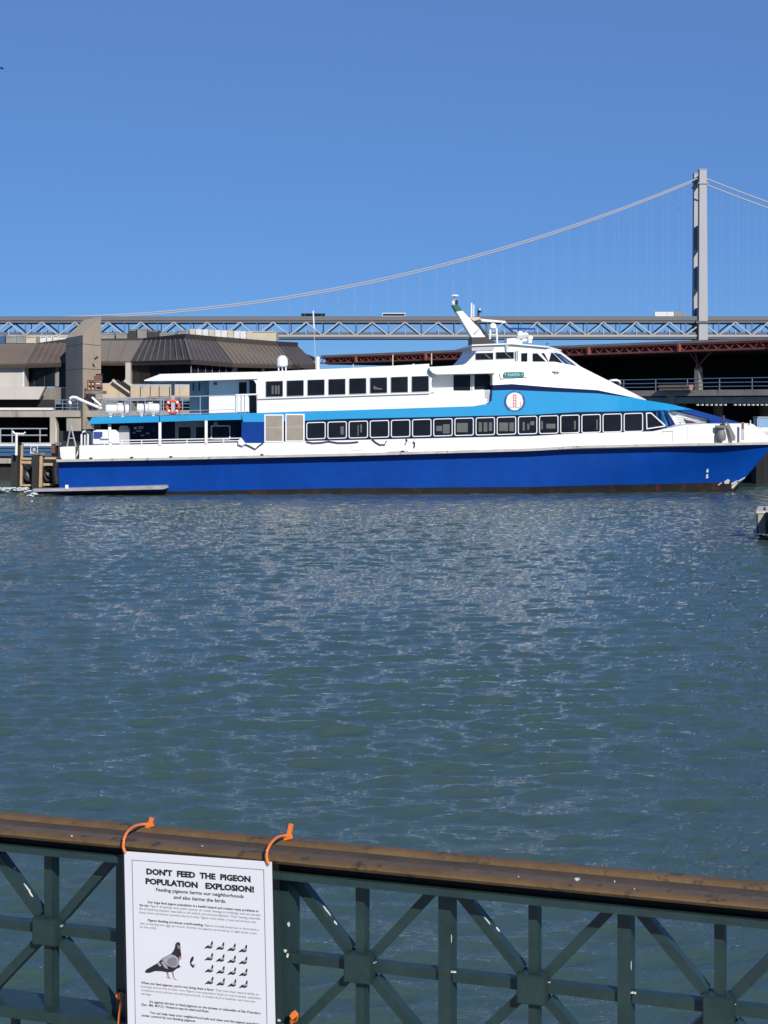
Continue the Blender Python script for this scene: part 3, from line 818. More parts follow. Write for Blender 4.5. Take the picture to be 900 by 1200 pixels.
    Yv = p0.y
    MB().tube([P(727, 460, Yv), P(727, 450, Yv), P(726, 447, Yv), P(722, 445.8, Yv), P(716, 446.2, Yv), P(712, 448, Yv)], .13, 10).build('pipe', 'alu', v, smooth=True)
    MB().lathe(P(727, 452, Yv), [(.18, -.05), (.18, .05)], 12).build('flange', 'dark', v)
    # white blocks in place of daylight showing through gaps under the beam
    mb = MB()
    for px in list(np.arange(818, 854, 5.4)) + list(np.arange(862, 900, 5.2)):
        c = S(px, .008) - NB * .05
        mb.obox(c, ES * .07, NB * .06, up(.05))
    mb.build('light_gap_dot', 'unit_white', root, kind='stuff')
make_shed()

def make_right_bits():
    # small cabin boat behind the bow
    Yb = 106.0
    r = empty('moored_launch', Vector((P(905, 475, Yb).x, Yb, 0)), 'small white launch with a pale blue cabin moored behind the ferry bow', 'boat')
    hull = []
    x0, x1 = P(884, 475, Yb).x, P(945, 475, Yb).x
    z1 = P(0, 515, Yb).z
    rs = []
    for t in np.linspace(0, 1, 9):
        x = lerp(x0, x1, t); w = 1.1 * math.sin(math.pi * min(1, .15 + t * .8)) ** .6
        rs.append([(x, Yb - w, z1), (x, Yb - w * .7, -.3), (x, Yb + w * .7 + .4, -.3), (x, Yb + w + .4, z1)])
    MB().rings(rs).build('hull', 'dark_void', r)
    MB().lathe(P(893, 511, Yb - .2), [(.02, -.02), (.36, .1), (.42, .3), (.30, .48), (.02, .56)], 14, (0, 0, 1)).build('cover', 'white2', r, smooth=True)
    MB().box(tuple(P(887.6, 511, Yb + .3)), tuple(P(930, 489.5, Yb + .3) + Vector((0, 1.2, 0)))).build('cabin', 'white2', r)
    MB().box(tuple(P(888.6, 500, Yb + .26)), tuple(P(928, 490.8, Yb + .26) + Vector((0, .03, 0)))).build('window', 'pale_blue', r)
    MB().box(tuple(P(888, 489.4, Yb + .2)), tuple(P(932, 488.4, Yb + .2) + Vector((0, 1.5, 0)))).build('cabin_roof', 'ferry_grey', r)
    # low float behind the bow
    Yf = 108.0
    f = empty('floating_dock', Vector((P(920, 475, Yf).x, Yf, 0)), 'low grey floating dock right behind the ferry bow', 'dock')
    xa, xb = P(868, 475, Yf).x, P(990, 475, Yf).x
    MB().box((xa, Yf, P(0, 535.5, Yf).z), (xb, Yf + 1.7, P(0, 531, Yf).z)).build('deck', 'concrete', f)
    MB().box((xa + .05, Yf + .05, -.4), (xb - .05, Yf + 1.6, P(0, 535.8, Yf).z)).build('pontoon', 'dark_void', f)
    # concrete pier head in the water at the right edge
    Yk = 62.0
    k = empty('concrete_mole', Vector((P(915, 475, Yk).x, Yk, 0)), 'concrete pier block standing in the water at the right edge', 'pier')
    a, b = P(887.2, 625, Yk), P(960, 601.6, Yk)
    def slab(x0, x1, y0, y1, z0, z1, name, m):
        q = [(x0, y0), (x1, y0), (x1, y1), (x0 + (y1 - y0) * .24, y1)]
        MB().prism([(p[0], p[1], z0) for p in q], [(p[0], p[1], z1) for p in q]).build(name, m, k)
    slab(a.x, b.x, Yk, Yk + 3, a.z, b.z, 'cap_block', 'concrete_g')
    slab(a.x - .04, b.x, Yk - .05, Yk + 3.05, b.z + .002, b.z + .08, 'top_plate', 'concrete_l')
    MB().box((a.x - .03, Yk - .06, a.z), (a.x + .03, Yk - .002, b.z)).build('edge_strip', 'dark', k)
    MB().box((P(897, 0, Yk).x, Yk - 1.25, a.z), (b.x, Yk - .002, b.z + .05)).build('shadow_caster', 'black_wood', k)  # added box, there to throw a slanting shadow onto the cap block
    for x in (a.x + 1.1, a.x + 2.0):
        MB().tube([(x, Yk + 1.0, -1.5), (x, Yk + 1.0, a.z)], .22, 12).build('pile', 'black_wood', k)
    MB().tube([P(896, 600, Yk + .5), P(896, 594.5, Yk + .5)], .045, 8).build('stub_post', 'dark', k)
    MB().tube([P(905, 600, Yk + .5), P(905, 590, Yk + .5)], .045, 8).build('stub_post', 'dark', k)
make_right_bits()

def make_fender_dock():
    # blue floating dock with white rails at the left edge
    Yd = 114.0
    zt = P(0, 520, Yd).z
    x0, x1 = P(-90, 475, Yd).x, P(60, 475, Yd).x
    r = empty('floating_dock', Vector((P(20, 475, Yd).x, Yd, 0)), 'long blue floating dock under the terrace left of the ferry', 'dock')
    MB().box((x0, Yd, zt - .16), (x1, Yd + 3.5, zt)).build('deck', 'unit_white', r)
    for i, (a, b) in enumerate(((522, 525), (526, 529.4), (530.4, 534.5))):
        MB().box((x0, Yd + .05, P(0, b, Yd).z), (x1, Yd + .2, P(0, a, Yd).z)).build('side_plank', 'blue_dock', r)
    MB().box((x0 + .1, Yd + .25, P(0, 537, Yd).z), (x1 - .1, Yd + 3.2, zt - .17)).build('float_box', 'dark', r)
    MB().box((x0, Yd - .12, P(0, 543, Yd).z), (P(15, 475, Yd).x, Yd + .04, P(0, 537, Yd).z)).build('fascia', 'concrete_g', r)
    MB().box((x0, Yd + .3, -.5), (x1, Yd + 3.0, P(0, 538, Yd).z)).build('pontoon', 'dark_void', r)
    h = P(0, 502, Yd).z - zt
    rail_run('white_railing', [(x0, Yd + .15, zt), (P(55, 475, Yd).x, Yd + .15, zt)], h, (.55, .98), [.1, .3, .45, .62, .715, .94], 'alu', 'white pipe railing along the blue floating dock', .042)
    # timber fender frame by the stern
    Yk = 97.0
    f = empty('fender_frame', Vector((P(40, 475, Yk).x, Yk, 0)), 'black and tan timber fender frame standing at the ferry stern', 'fender')
    def plank(a, b, w, m, name, d=.28, o=0.0):
        MB().bar(P(a[0], a[1], Yk + o), P(b[0], b[1], Yk + o), d, w * Yk / FPX / 2, (1, 0, 0)).build(name, m, f) if abs(a[0] - b[0]) < abs(a[1] - b[1]) else \
            MB().bar(P(a[0], a[1], Yk + o), P(b[0], b[1], Yk + o), d, w * Yk / FPX / 2).build(name, m, f)
    plank((18.2, 533), (17.6, 580), 7.6, 'black_wood', 'pile')
    plank((23, 518.5), (23, 534), 3.4, 'black_wood', 'pile', .2, .3)
    plank((43, 532.5), (41.6, 580), 7.2, 'black_wood', 'pile')
    plank((46.5, 531.8), (46.5, 530.6), 13, 'black_wood', 'pile_cap', .32) if False else MB().box(tuple(P(39.5, 532.8, Yk - .3)), tuple(P(53, 530.6, Yk - .3) + Vector((0, .7, 0)))).build('pile_cap', 'concrete_d', f)
    plank((69, 539), (67.4, 578), 8.5, 'black_wood', 'pile', .3, .5)
    plank((26, 520), (25, 572), 2.6, 'tan_wood', 'timber', .12, .35)
    plank((48.6, 534.5), (47.6, 571), 3.4, 'tan_wood', 'timber', .12, -.1)
    for (x0_, x1_, y, w) in ((26, 41, 537.4, 2.4), (26, 41, 541.6, 3.0), (49, 66, 536.6, 2.6), (49, 66, 544, 3.0), (24, 38, 568.4, 2.0), (47, 62, 567.6, 2.4)):
        plank((x0_, y), (x1_, y + .3), w, 'tan_wood', 'crossbeam', .1, .2)
    for (x0_, y0_, x1_, y1_) in ((27, 546, 38, 566), (52, 548, 63, 566)):
        MB().bar(P(x0_, y0_, Yk + .8), P(x1_, y1_, Yk + .8), .08, .06).build('brace', 'concrete_d', f)
    for cx, w, h in ((33.5, 4.6, 8), (57, 5, 8.6)):
        pts = [P(cx + w * math.cos(t), 555 + h * math.sin(t), Yk + .45) for t in np.linspace(0, 2 * math.pi, 18)[:-1]]
        MB().tube(pts, .085, 8, closed=True).build('hanging_tyre', 'black', f, smooth=True)
    MB().tube([P(66.5, 541, Yk - .5), P(65.4, 552, Yk - .5), P(66, 571, Yk - .5)], .20, 10).build('rubber_fender', 'black', f, smooth=True)
    MB().box(tuple(P(26, 575, Yk + 1.4)), tuple(P(66, 547, Yk + 1.4) + Vector((0, .2, 0)))).build('back_plate', 'dark_void', f)
    # white davit post with a curved head
    Yw = 96.2
    d = empty('mooring_post', Vector((P(19, 475, Yw).x, Yw, P(0, 533, Yw).z)), 'white post with a bent cross arm standing on the fender frame', 'post')
    MB().tube([P(19, 533.5, Yw), P(19.4, 507, Yw)], .075, 10).build('post', 'white', d)
    MB().tube([P(15, 505.8, Yw), P(17.5, 508.2, Yw), P(27.5, 508.4, Yw), P(29.8, 506.4, Yw)], .05, 8).build('cross_arm', 'white', d)
    # grey control box and square loop on the dock
    q = empty('square_hoop', P(40, 531, 99), 'white square hoop standing behind the fender frame', 'hoop')
    MB().tube([P(36, 531, 99), P(36, 522.5, 99), P(44, 522.5, 99), P(44, 531, 99)], .05, 8, closed=True).build('hoop', 'white', q)
    MB().box(tuple(P(38.5, 529, 99.1)), tuple(P(41.5, 524, 99.1) + Vector((0, .1, 0)))).build('plate', 'ferry_grey', q)
    e = empty('bollard_box', P(62.5, 531, 98.5), 'brown box on the fender frame beside the stern', 'box')
    MB().box(tuple(P(60.2, 531, 98.5)), tuple(P(64, 520.5, 98.5) + Vector((0, .35, 0)))).build('casing', 'rust', e)
    MB().box(tuple(P(59.9, 520.4, 98.4)), tuple(P(64.3, 519.4, 98.4) + Vector((0, .45, 0)))).build('lid', 'tan_wood', e)
make_fender_dock()

def make_bird():
    p = P(2.5, 80.5, 160)
    b = empty('bird', p, 'tiny dark bird flying high in the sky at the left edge', 'bird')
    MB().rings([[(p.x + a, p.y + r * math.cos(t), p.z + r * math.sin(t)) for t in np.linspace(0, 2 * math.pi, 7)[:-1]] for a, r in ((-.2, .01), (-.12, .05), (0, .06), (.12, .045), (.2, .012))]).build('body', 'car_dark', b)
    for s in (-1, 1):
        MB().prism([p + Vector((-.05, 0, .03)), p + Vector((.07, 0, .03)), p + Vector((.02, s * .28, .14)), p + Vector((-.1, s * .45, .05))],
                   [p + Vector((-.05, 0, .015)), p + Vector((.07, 0, .015)), p + Vector((.02, s * .28, .125)), p + Vector((-.1, s * .45, .04))]).build('wing', 'car_dark', b)
make_bird()

# ------------------------------------------------------------------ the ferry
BP0 = Vector(((80 - 450) * 92 / FPX, 92, 0))
BP1 = Vector(((860 - 450) * 94.5 / FPX, 94.5, 0))
BE = (BP1 - BP0).normalized()
BN = Vector((-BE.y, BE.x, 0))
BEAM = 9.0
FZ = Vector((0, 0, 1))

def bl(px, py, d):
    """ferry-local (x, d, z) of the photograph point (px, py) on the plane d metres inboard of the near side"""
    dx = (px - 450) / FPX
    t = (d + BP0.dot(BN)) / (dx * BN.x + BN.y)
    p = Vector((t * dx, t, 0)) - BP0
    return p.dot(BE), d, EYE + t * (HOR - py) / FPX
def bw(px, py, d):
    x, d, z = bl(px, py, d)
    return BP0 + BE * x + BN * d + FZ * z
def bloc(x, d, z):
    return BP0 + BE * x + BN * d + FZ * z

def pl(pts):
    xs, ys = zip(*pts)
    return lambda p: float(np.interp(p, xs, ys))
zero = lambda p: 0.0

def make_ferry():
    root = empty('ferry', bw(480, 577, BEAM / 2) * 1.0, 'long white and blue passenger ferry with two rows of dark windows', 'ferry')
    root.location.z = 0; ORG[root.name].z = 0

    def bprism(pts, d0, d1, name, m, par=root, **kw):
        """outline on the near plane d0 carried straight inboard to d1"""
        L = [bl(a, b, d0) for a, b in pts]
        return MB().prism([bloc(x, d0, z) for x, _, z in L], [bloc(x, d1, z) for x, _, z in L]).build(name, m, par, **kw)
    def bbox(x0, y0, x1, y1, d0, d1, name, m, par=root):
        return bprism([(x0, y1), (x1, y1), (x1, y0), (x0, y0)], d0, d1, name, m, par)
    def band(top, bot, x0, x1, d, name, m, tap=zero, far=None, n=24, par=root, lean=0.0, **kw):
        T, B = pl(top), pl(bot)
        xs = set(np.linspace(x0, x1, n)) | {p for p, _ in top if x0 <= p <= x1} | {p for p, _ in bot if x0 <= p <= x1}
        rs = []
        for px in sorted(xs):
            dd = d + tap(px)
            tx = bl(px, T(px), dd + lean); b = bl(px, B(px), dd)
            f = (BEAM - dd) if far is None else far(px)
            rs.append([bloc(b[0], dd, b[2]), bloc(tx[0], dd + lean, tx[2]), bloc(tx[0], f - lean, tx[2]), bloc(b[0], f, b[2])])
        return MB().rings(rs).build(name, m, par, **kw)

    rub = pl([(60, 540.2), (68, 540), (200, 537.5), (425, 532.5), (625, 527), (675, 524), (790, 521.3), (905, 519.5)])
    boot = pl([(60, 574), (200, 576), (400, 572), (625, 570.5), (675, 569.2), (840, 565.5), (910, 563)])
    # ---- hulls (two slim hulls, joined above the water)
    rowsH = [0, .30, .62, 1.0]
    HW = 1.45
    def hull_rows(part):
        out = []
        for v in part:
            out.append(v)
        return out
    def hull_pt(row, s, mirror):
        # row: 0..3 from rub rail to boot line, 4 water line, 5 below the water
        endx = [905, 897, 884, 869.5, 859.5, 851][row]
        st = [68, 68.5, 69, 69.5, 70, 70][row]
        s0 = [.90, .84, .74, .66, .60, .58][row]
        base = [.30, .35, .38, .42, .45, .48][row]
        px = lerp(st, endx, s)
        g = 1 - max(0, (s - s0) / (1 - s0)) ** 2.0
        y = HW - (HW - base) * g
        if row <= 3:
            py = lerp(rub(px), boot(px), rowsH[row])
            x, _, z = bl(px, py, y)
        else:
            x, _, z = bl(px, 577, y)
            z = 0.02 if row == 4 else -.7
        return x, y, z
    ss = sorted(set(np.linspace(0, .55, 16)) | set(np.linspace(.55, 1, 30)))
    def hull(rows, name, m, far, par=root):
        rs = []
        for s in ss:
            near = [hull_pt(r, s, False) for r in rows]
            ring = [bloc(x, (BEAM - y) if far else y, z) for x, y, z in near]
            ring += [bloc(x, (BEAM - (2 * HW - y)) if far else 2 * HW - y + .001, z) for x, y, z in reversed(near)]
            rs.append(ring)
        return MB().rings(rs).build(name, m, par, smooth=True)
    for far in (False, True):
        h = hull([0, 1, 2, 3], 'hull', 'hull', far)
        hull([3, 4, 5], 'boot_stripe', 'boot', far, h)
        # rubbing strake
        rs = []
        for s in ss:
            px = lerp(66, 906, s)
            g = 1 - max(0, (s - .90) / .10) ** 2
            y = HW - HW * g
            o = -.22
            a, b = bl(px, rub(px) - 1.5, y + o), bl(px, rub(px) + 1.4, y + o)
            ring = [(a[0], y + o, a[2]), (b[0], y + o, b[2]), (b[0], y + .55, b[2]), (a[0], y + .55, a[2])]
            rs.append([bloc(x, (BEAM - yy) if far else yy, z) for x, yy, z in ring])
        MB().rings(rs).build('rubbing_strake', 'rubber_grey', root)
    # wet deck between the hulls
    band([(60, 541), (905, 522)], [(60, 556), (905, 534)], 72, 846, 1.3, 'bridge_deck', 'navy', n=12)
    band([(60, 539), (200, 536.8), (905, 519.3)], [(60, 541), (200, 538.6), (905, 521)], 70, 850, .25, 'main_deck', 'ferry_grey', n=12)
    # boarding shelf along the water line
    bprism([(38, 573.2), (196, 568.8), (197, 571.6), (191, 573.4), (40, 576.2)], -.42, .6, 'boarding_shelf', 'shelf')
    bprism([(40, 576.3), (150, 573.9), (148, 575.2), (44, 579.5)], -.2, .6, 'shelf_bracket', 'navy')
    bbox(76.5, 568.3, 80, 572.8, -.47, -.3, 'mooring_ball', 'white')
    # fender lugs on the strake
    for px in (106, 154, 200, 307, 472):
        bbox(px - 1.6, rub(px) - 3.0, px + 1.8, rub(px) - 1.5, -.26, .1, 'fender_lug', 'dark')
    # draft marks
    for ch, x0, y0 in (('6', 831.2, 549.7), ('5', 831.2, 556.6)):
        vs, fs = flat_text(ch, .03)
        mn, mx = vs.min(0), vs.max(0)
        pts = []
        for v in vs:
            u = (v - mn) / (mx - mn)
            px, py = x0 + 2.9 * u[0], y0 + 4.6 * (1 - u[1])
            # the hull side there
            rowpos = (py - rub(px)) / (boot(px) - rub(px))
            x, y, z = bl(px, py, .34)
            pts.append(bloc(x, DM(px, py), z))
        MB().add(pts, fs).build('draft_mark', 'white', root)
    # worn patches of bare filler at the stem
    for pts in ([(864, 563.5), (874, 558.5), (872.5, 560.6), (866, 564.6)], [(856.5, 566.5), (863.5, 562.8), (864, 565), (858, 568.5)], [(848.5, 564.5), (853, 561.2), (855.5, 563), (854, 566.8), (849.5, 567)],
                [(841, 568.3), (845.5, 565), (846, 566), (842, 569)], [(857, 570), (861, 567), (866, 564.8), (860, 571.5), (858, 573)]):
        MB().add([bloc(bl(a, b, DM(a, b))[0], DM(a, b), bl(a, b, DM(a, b))[2]) for a, b in pts], [tuple(range(len(pts)))]).build('worn_patch', 'concrete_l', root)

    # ---- white bulwark and lower band
    wtop = [(93, 522), (285, 518.5), (400, 516), (625, 511), (675, 508), (765, 505.5), (801, 498.2), (823, 496.8), (880, 496.2), (884, 498), (905, 515.5)]
    wbot = [(60, 538.8), (200, 536.3), (425, 531.3), (625, 525.8), (675, 522.8), (790, 520), (905, 518.2)]
    band(wtop, wbot, 93, 285, .06, 'bulwark', 'white', far=lambda p: .16, n=8)
    band(wtop, wbot, 93, 285, BEAM - .16, 'bulwark', 'white', far=lambda p: BEAM - .06, n=8)
    tapc = pl([(60, 0), (757, 0), (812, 2.4), (905, 2.4)])
    band(wtop, wbot, 285.2, 800, .05, 'lower_side', 'white', n=20)
    hw = lambda px: HW * max(0, (lerp(0, 1, (px - 66) / 840) - .90) / .10) ** 2
    band(wtop, wbot, 800.2, 905, .05, 'bow_bulwark', 'white', tap=hw, far=lambda p: 2 * HW - .05 - hw(p), n=22)
    band(wtop, wbot, 800.2, 905, BEAM - 2 * HW + .05, 'bow_bulwark', 'white', tap=hw, far=lambda p: BEAM - .05 - hw(p), n=22)
    band([(800, 512), (870, 510)], [(800, 521), (870, 519)], 800.2, 868, 2 * HW - .2, 'fore_deck', 'ferry_grey', n=4)
    # panel lines, scuttles and hatches on the white side
    for x0, y0, x1, y1 in ((412, 522.4, 425, 528.4), (788, 504.5, 788.5, 519), (806, 499, 806.4, 518.6)):
        bbox(x0, y0, x1, y1, .035, .06, 'side_hatch', 'ferry_grey')
    bbox(412.4, 522.9, 424.6, 527.9, .03, .05, 'side_hatch', 'white2')
    for a, b in (((776, 505.2), (789, 504.6)), ((450, 531.2), (462, 530.8)), ((455, 529.4), (478, 528.9))):
        bprism([(a[0], a[1]), (b[0], b[1]), (b[0], b[1] + .9), (a[0], a[1] + 1.1)], .02, .06, 'scuff', 'rust' if a[0] < 700 else 'ferry_grey')
    # hoses hanging on the side
    for pts in ([(281, 514.5), (285, 520), (291, 522), (299, 526.3), (304, 522), (308.5, 519)], [(359, 517.5), (366, 519), (377, 518.5), (385, 517), (396, 518.8), (410, 518.6), (420, 517.6)],
                [(436, 514.5), (440, 518), (445, 521), (451, 521), (453, 516.5)], [(476, 514), (477, 516.5), (475, 520.5)], [(484, 517.5), (486, 519), (485.5, 524.5)]):
        MB().tube([bw(a, b, -.03) for a, b in pts], .035, 6).build('hose', 'dark', root, smooth=True)
    bprism([(279, 516), (283, 513.2), (288, 520), (284, 522.5), (279, 520.5)], -.12, .04, 'hose_reel', 'white2')
    # ---- bow gear: bitts, stanchion
    bt = lambda *a: bbox(*a)
    MB().lathe(bw(845, 516.5, -.12 + .0), [(.20, 0), (.27, .12), (.26, .4), (.18, .62), (.17, .68), (.34, .70), (.34, .76), (.02, .80)], 14).build('mooring_bitt', 'bitt_grey', root, smooth=True)
    MB().tube([bw(838, 499.6, -.12), bw(853, 499.2, -.12)], .05, 8).build('bitt_bar', 'bitt_grey', root)
    bprism([(847.2, 487), (849.5, 487), (849.5, 499), (847.2, 499)], -.16, .1, 'bow_post', 'dark')
    bprism([(851, 493.5), (854.6, 497), (862, 511.5), (861.5, 516.5), (857.5, 516.5)], -.02, .045, 'leaning_plate', 'bitt_grey')
    bbox(869, 495.2, 872.2, 515.8, -.02, .04, 'anchor_slot', 'rubber_grey')
    bbox(869.8, 495.6, 871.6, 502.5, -.06, 0, 'slot_pin', 'rust')
    bbox(879, 492.5, 880.2, 496.4, .5, .6, 'stub_stay', 'alu')

    # ---- main cabin: navy window band, light blue band
    ntop = [(285, 494.4), (357, 493), (400, 491), (625, 486), (675, 483), (770, 481.2), (812, 480)]
    nbot = [(285, 518.4), (400, 516), (625, 511), (675, 508), (765, 505.5), (797, 499), (800, 498.4)]
    bbox(283, 494.6, 310, 519, .03, 2.0, 'side_panel', 'royal')
    band(ntop, nbot, 310, 764, .10, 'window_band', 'navy', n=14)
    # raked cabin front, narrowing towards the bow
    rs = []
    for t, d in ((0, .10), (.33, .55), (.66, 1.5), (1, 3.6)):
        pT, pB = lerp(764, 786, t), lerp(764, 800, t)
        a = bl(pT, lerp(481.3, 480.6, t), d); b = bl(pB, lerp(505.6, 498.4, t), d)
        rs.append([bloc(b[0], d, b[2]), bloc(a[0], d, a[2]), bloc(a[0], BEAM - d, a[2]), bloc(b[0], BEAM - d, b[2])])
    MB().rings(rs).build('cabin_front', 'navy', root)
    def front_strip(t0, t1, v0, v1, name, m, proud):
        q = []
        for t, v in ((t0, v0), (t1, v0), (t1, v1), (t0, v1)):
            d = float(np.interp(t, [0, .33, .66, 1], [.10, .55, 1.5, 3.6])) - proud
            q.append(bw(lerp(lerp(764, 786, t), lerp(764, 800, t), v), lerp(lerp(481.3, 480.6, t), lerp(505.6, 498.4, t), v), d))
        MB().prism(q, [p + BN * .12 for p in q]).build(name, m, root)
    front_strip(.20, .50, .06, .88, 'front_window', 'glass_reflect', .05)
    front_strip(.54, .76, .05, .95, 'front_window', 'glass_reflect', .06)
    front_strip(.80, .97, -.02, 1.0, 'front_frame', 'white', .16)
    front_strip(.505, .535, .02, .98, 'front_mullion', 'sky_blue', .09)
    # white ribbed wind screen and the blue cover over the bow ramp
    bprism([(784, 481.5), (793, 482.6), (829.5, 491.6), (829.5, 496.6), (800, 498.3)], 3.3, 3.5, 'ramp_screen', 'white2')
    for k in range(4):
        t = (k + .6) / 4.2
        bprism([(790 + 6 * t, 483.2 + 12 * t), (829, 491.9 + 4.2 * t), (829, 492.5 + 4.2 * t), (790 + 6 * t, 484.1 + 12 * t)], 3.26, 3.3, 'screen_rib', 'ferry_grey')
    bprism([(801.5, 490.8), (816, 495.2), (812.5, 497.4), (806, 497.6)], 3.22, 3.26, 'screen_vent', 'dark')
    bprism([(791, 480.2), (812, 479.8), (869, 495.6), (834, 497), (830, 491.2)], 3.0, 6.0, 'ramp_cover', 'royal')
    # light blue band
    btop = [(300, 484), (357, 482), (400, 481), (555, 476), (573, 473), (576.5, 469), (577.2, 457.5), (600, 457), (650, 459.2), (700, 461), (742, 466.2), (757, 469), (785, 473.5), (812, 479.8)]
    bbot = [(300, 494.5), (357, 493), (400, 491), (625, 486), (675, 483), (770, 481.2), (812, 480.2)]
    tapb = pl([(280, 0), (690, 0), (730, .30), (757, .9), (785, 2.0), (812, 3.6)])
    bprism([(283, 484.3), (310, 483.8), (310, 494.4), (285, 494.5)], .02, 2.0, 'side_panel', 'sky_blue')
    band(btop, bbot, 310, 812, .04, 'blue_band', 'sky_blue', tap=tapb, n=30)
    # navy sweep line
    stop_ = [(577.4, 451.2), (600, 450), (650, 454), (700, 457.2), (742, 465.8)]
    sbot = [(577.4, 457.4), (600, 457), (650, 459.4), (700, 461.2), (742, 466.4)]
    band(stop_, sbot, 577.4, 742, .09, 'sweep_line', 'navy', tap=tapb, n=16)
    # windows of the main deck
    def ring_pts(x0, y0, x1, y1, r, sk=0, n=4):
        out = []
        for cx, cy, a0 in ((x1 - r, y0 + r, -90), (x1 - r, y1 - r, 0), (x0 + r, y1 - r, 90), (x0 + r, y0 + r, 180)):
            for k in range(n + 1):
                a = math.radians(a0 + 90 * k / n)
                px = cx + r * math.cos(a)
                out.append((px, cy + r * math.sin(a) + sk * (px - (x0 + x1) / 2)))
        return out
    def frame_ring(outer, inner, d, t, name, m, par=root):
        n = len(outer)
        O0 = [bw(a, b, d - t) for a, b in outer]; I0 = [bw(a, b, d - t) for a, b in inner]
        O1 = [p + BN * t for p in O0]; I1 = [p + BN * t for p in I0]
        F = []
        for i in range(n):
            j = (i + 1) % n
            F += [(i, j, n + j, n + i), (i, 2 * n + i, 2 * n + j, j), (n + i, n + j, 3 * n + j, 3 * n + i)]
        return MB().add(O0 + I0 + O1 + I1, F).build(name, m, par)
    views = {2: [(.45, .2, .52, .9), (.62, .15, .72, .7)], 6: [(.1, .4, .45, .75), (.5, .3, .9, .9)], 7: [(.06, .25, .72, .85)], 8: [(.1, .25, .3, .85), (.4, .25, .62, .85), (.72, .25, .9, .8)],
             9: [(.06, .3, .6, .85), (.68, .3, .95, .85)], 10: [(.2, .3, .33, .85), (.48, .4, .6, .8), (.66, .25, .9, .5)], 11: [(.05, .3, .15, .8), (.35, .45, .9, .75)], 1: [(.7, .25, .9, .8)], 12: [(.75, .3, .85, .85)], 13: [(.82, .25, .9, .9)]}
    for i in range(16):
        x0 = 359 + 24.8 * i; w = 22.6
        y0 = 494.6 - 10.6 * i / 15; hgt = 20 + 2 * i / 15
        sk = -.032
        w_ = frame_ring(ring_pts(x0, y0, x0 + w, y0 + hgt, 2.4, sk), ring_pts(x0 + .98, y0 + .98, x0 + w - .98, y0 + hgt - .98, 1.75, sk), .10, .05, 'window', 'white')
        bprism(ring_pts(x0 + .85, y0 + .85, x0 + w - .85, y0 + hgt - .85, 1.85, sk), .075, .10, 'pane', 'glass', w_)
        for a, b, c, d in views.get(i, []):  # grey patches stand for light seen through the cabin
            bbox(x0 + 1.5 + (w - 3) * a, y0 + 1.5 + (hgt - 3) * b, x0 + 1.5 + (w - 3) * c, y0 + 1.5 + (hgt - 3) * d, .066, .0745, 'see_through_patch', 'see_through', w_)
    o = [(757, 483.6), (763.2, 483.3), (780.5, 498.6), (779, 500), (757.6, 503.2)]
    inn = [(758.2, 484.9), (762.8, 484.6), (778, 498.4), (777, 499), (758.7, 501.8)]
    w_ = frame_ring(o, inn, .06, .05, 'corner_window', 'white')
    bprism(inn, .035, .06, 'pane', 'glass', w_)
    # sliding doors
    for x0, y0 in ((309.8, 485.6), (334.4, 485.0)):
        f = bbox(x0, y0, x0 + 22.6, y0 + 32.6, .015, .09, 'door', 'white')
        p = bbox(x0 + 1.5, y0 + 1.4, x0 + 21.0, y0 + 31.0, .005, .02, 'panel', 'shutter', f)
        bbox(x0 + 1.5, y0 + 15.0, x0 + 21.0, y0 + 15.5, .0, .006, 'cross_rail', 'rubber_grey', f)
    # ---- upper deck: white side with eight windows
    utop = [(300, 436), (425, 430.5), (523, 425.2), (531, 424.5), (577, 424.5)]
    ubot = [(300, 484), (357, 482), (400, 481), (503, 477.7)]
    band(utop, ubot, 302, 503, .45, 'upper_side', 'white', n=10)
    bprism([(302, 467.2), (503, 460.8), (503, 461.6), (302, 468)], .36, .5, 'side_moulding', 'ferry_grey')
    # rounded aft edge of the upper side
    bprism([(291, 444.2), (302, 443.8), (302, 484), (300.6, 484), (300.2, 450), (298, 446.2), (295, 444.8)], .45, .9, 'corner_trim', 'white')
    for i in range(8):
        x0 = 311.7 + 24.42 * i; y0 = 446.8 - .83 * i
        w_ = frame_ring(ring_pts(x0 - .6, y0 - .6, x0 + 20.2, y0 + 18.6, .9, -.032, 2), ring_pts(x0, y0, x0 + 19.6, y0 + 18, .5, -.032, 2), .45, .03, 'upper_window', 'ferry_grey')
        bprism(ring_pts(x0, y0, x0 + 19.6, y0 + 18, .5, -.032, 2), .435, .45, 'pane', 'glass', w_)
        if i == 0:
            for a in (.35, .55, .72):
                bbox(x0 + 19 * a, y0 + 5, x0 + 19 * a + 2.2, y0 + 15, .427, .434, 'see_through_patch', 'see_through', w_)
        if i == 5:
            bprism([(x0 + 4, y0 + 9), (x0 + 8, y0 + 11.5), (x0 + 14, y0 + 12.5), (x0 + 14, y0 + 14), (x0 + 4, y0 + 13.5)], .427, .434, 'see_through_patch', 'see_through', w_)
    # recess with two windows under the wing of the wheelhouse
    bprism([(503, 430), (578, 426), (578, 478), (503, 478)], 1.25, 1.6, 'recess_wall', 'white2')
    ledge = [(503, 461.2), (577.4, 456.8), (577.4, 466), (573.5, 470.5), (569, 473.6), (555, 476.2), (503, 477.8)]
    bprism(ledge, .45, 1.26, 'recess_ledge', 'white')
    bprism([(503.1, 430.6), (507, 430.2), (580, 424.6), (580, 437.4), (512, 438.8), (507, 437), (504, 434)], .10, 1.24, 'wing_hood', 'white')
    bprism([(503.2, 434), (507, 438.2), (505.5, 450), (507, 455), (511, 458.8), (503.2, 461)], .46, 1.2, 'recess_cheek', 'white2')
    bbox(531.5, 439.4, 551.2, 457.6, 1.22, 1.26, 'recess_window', 'glass')
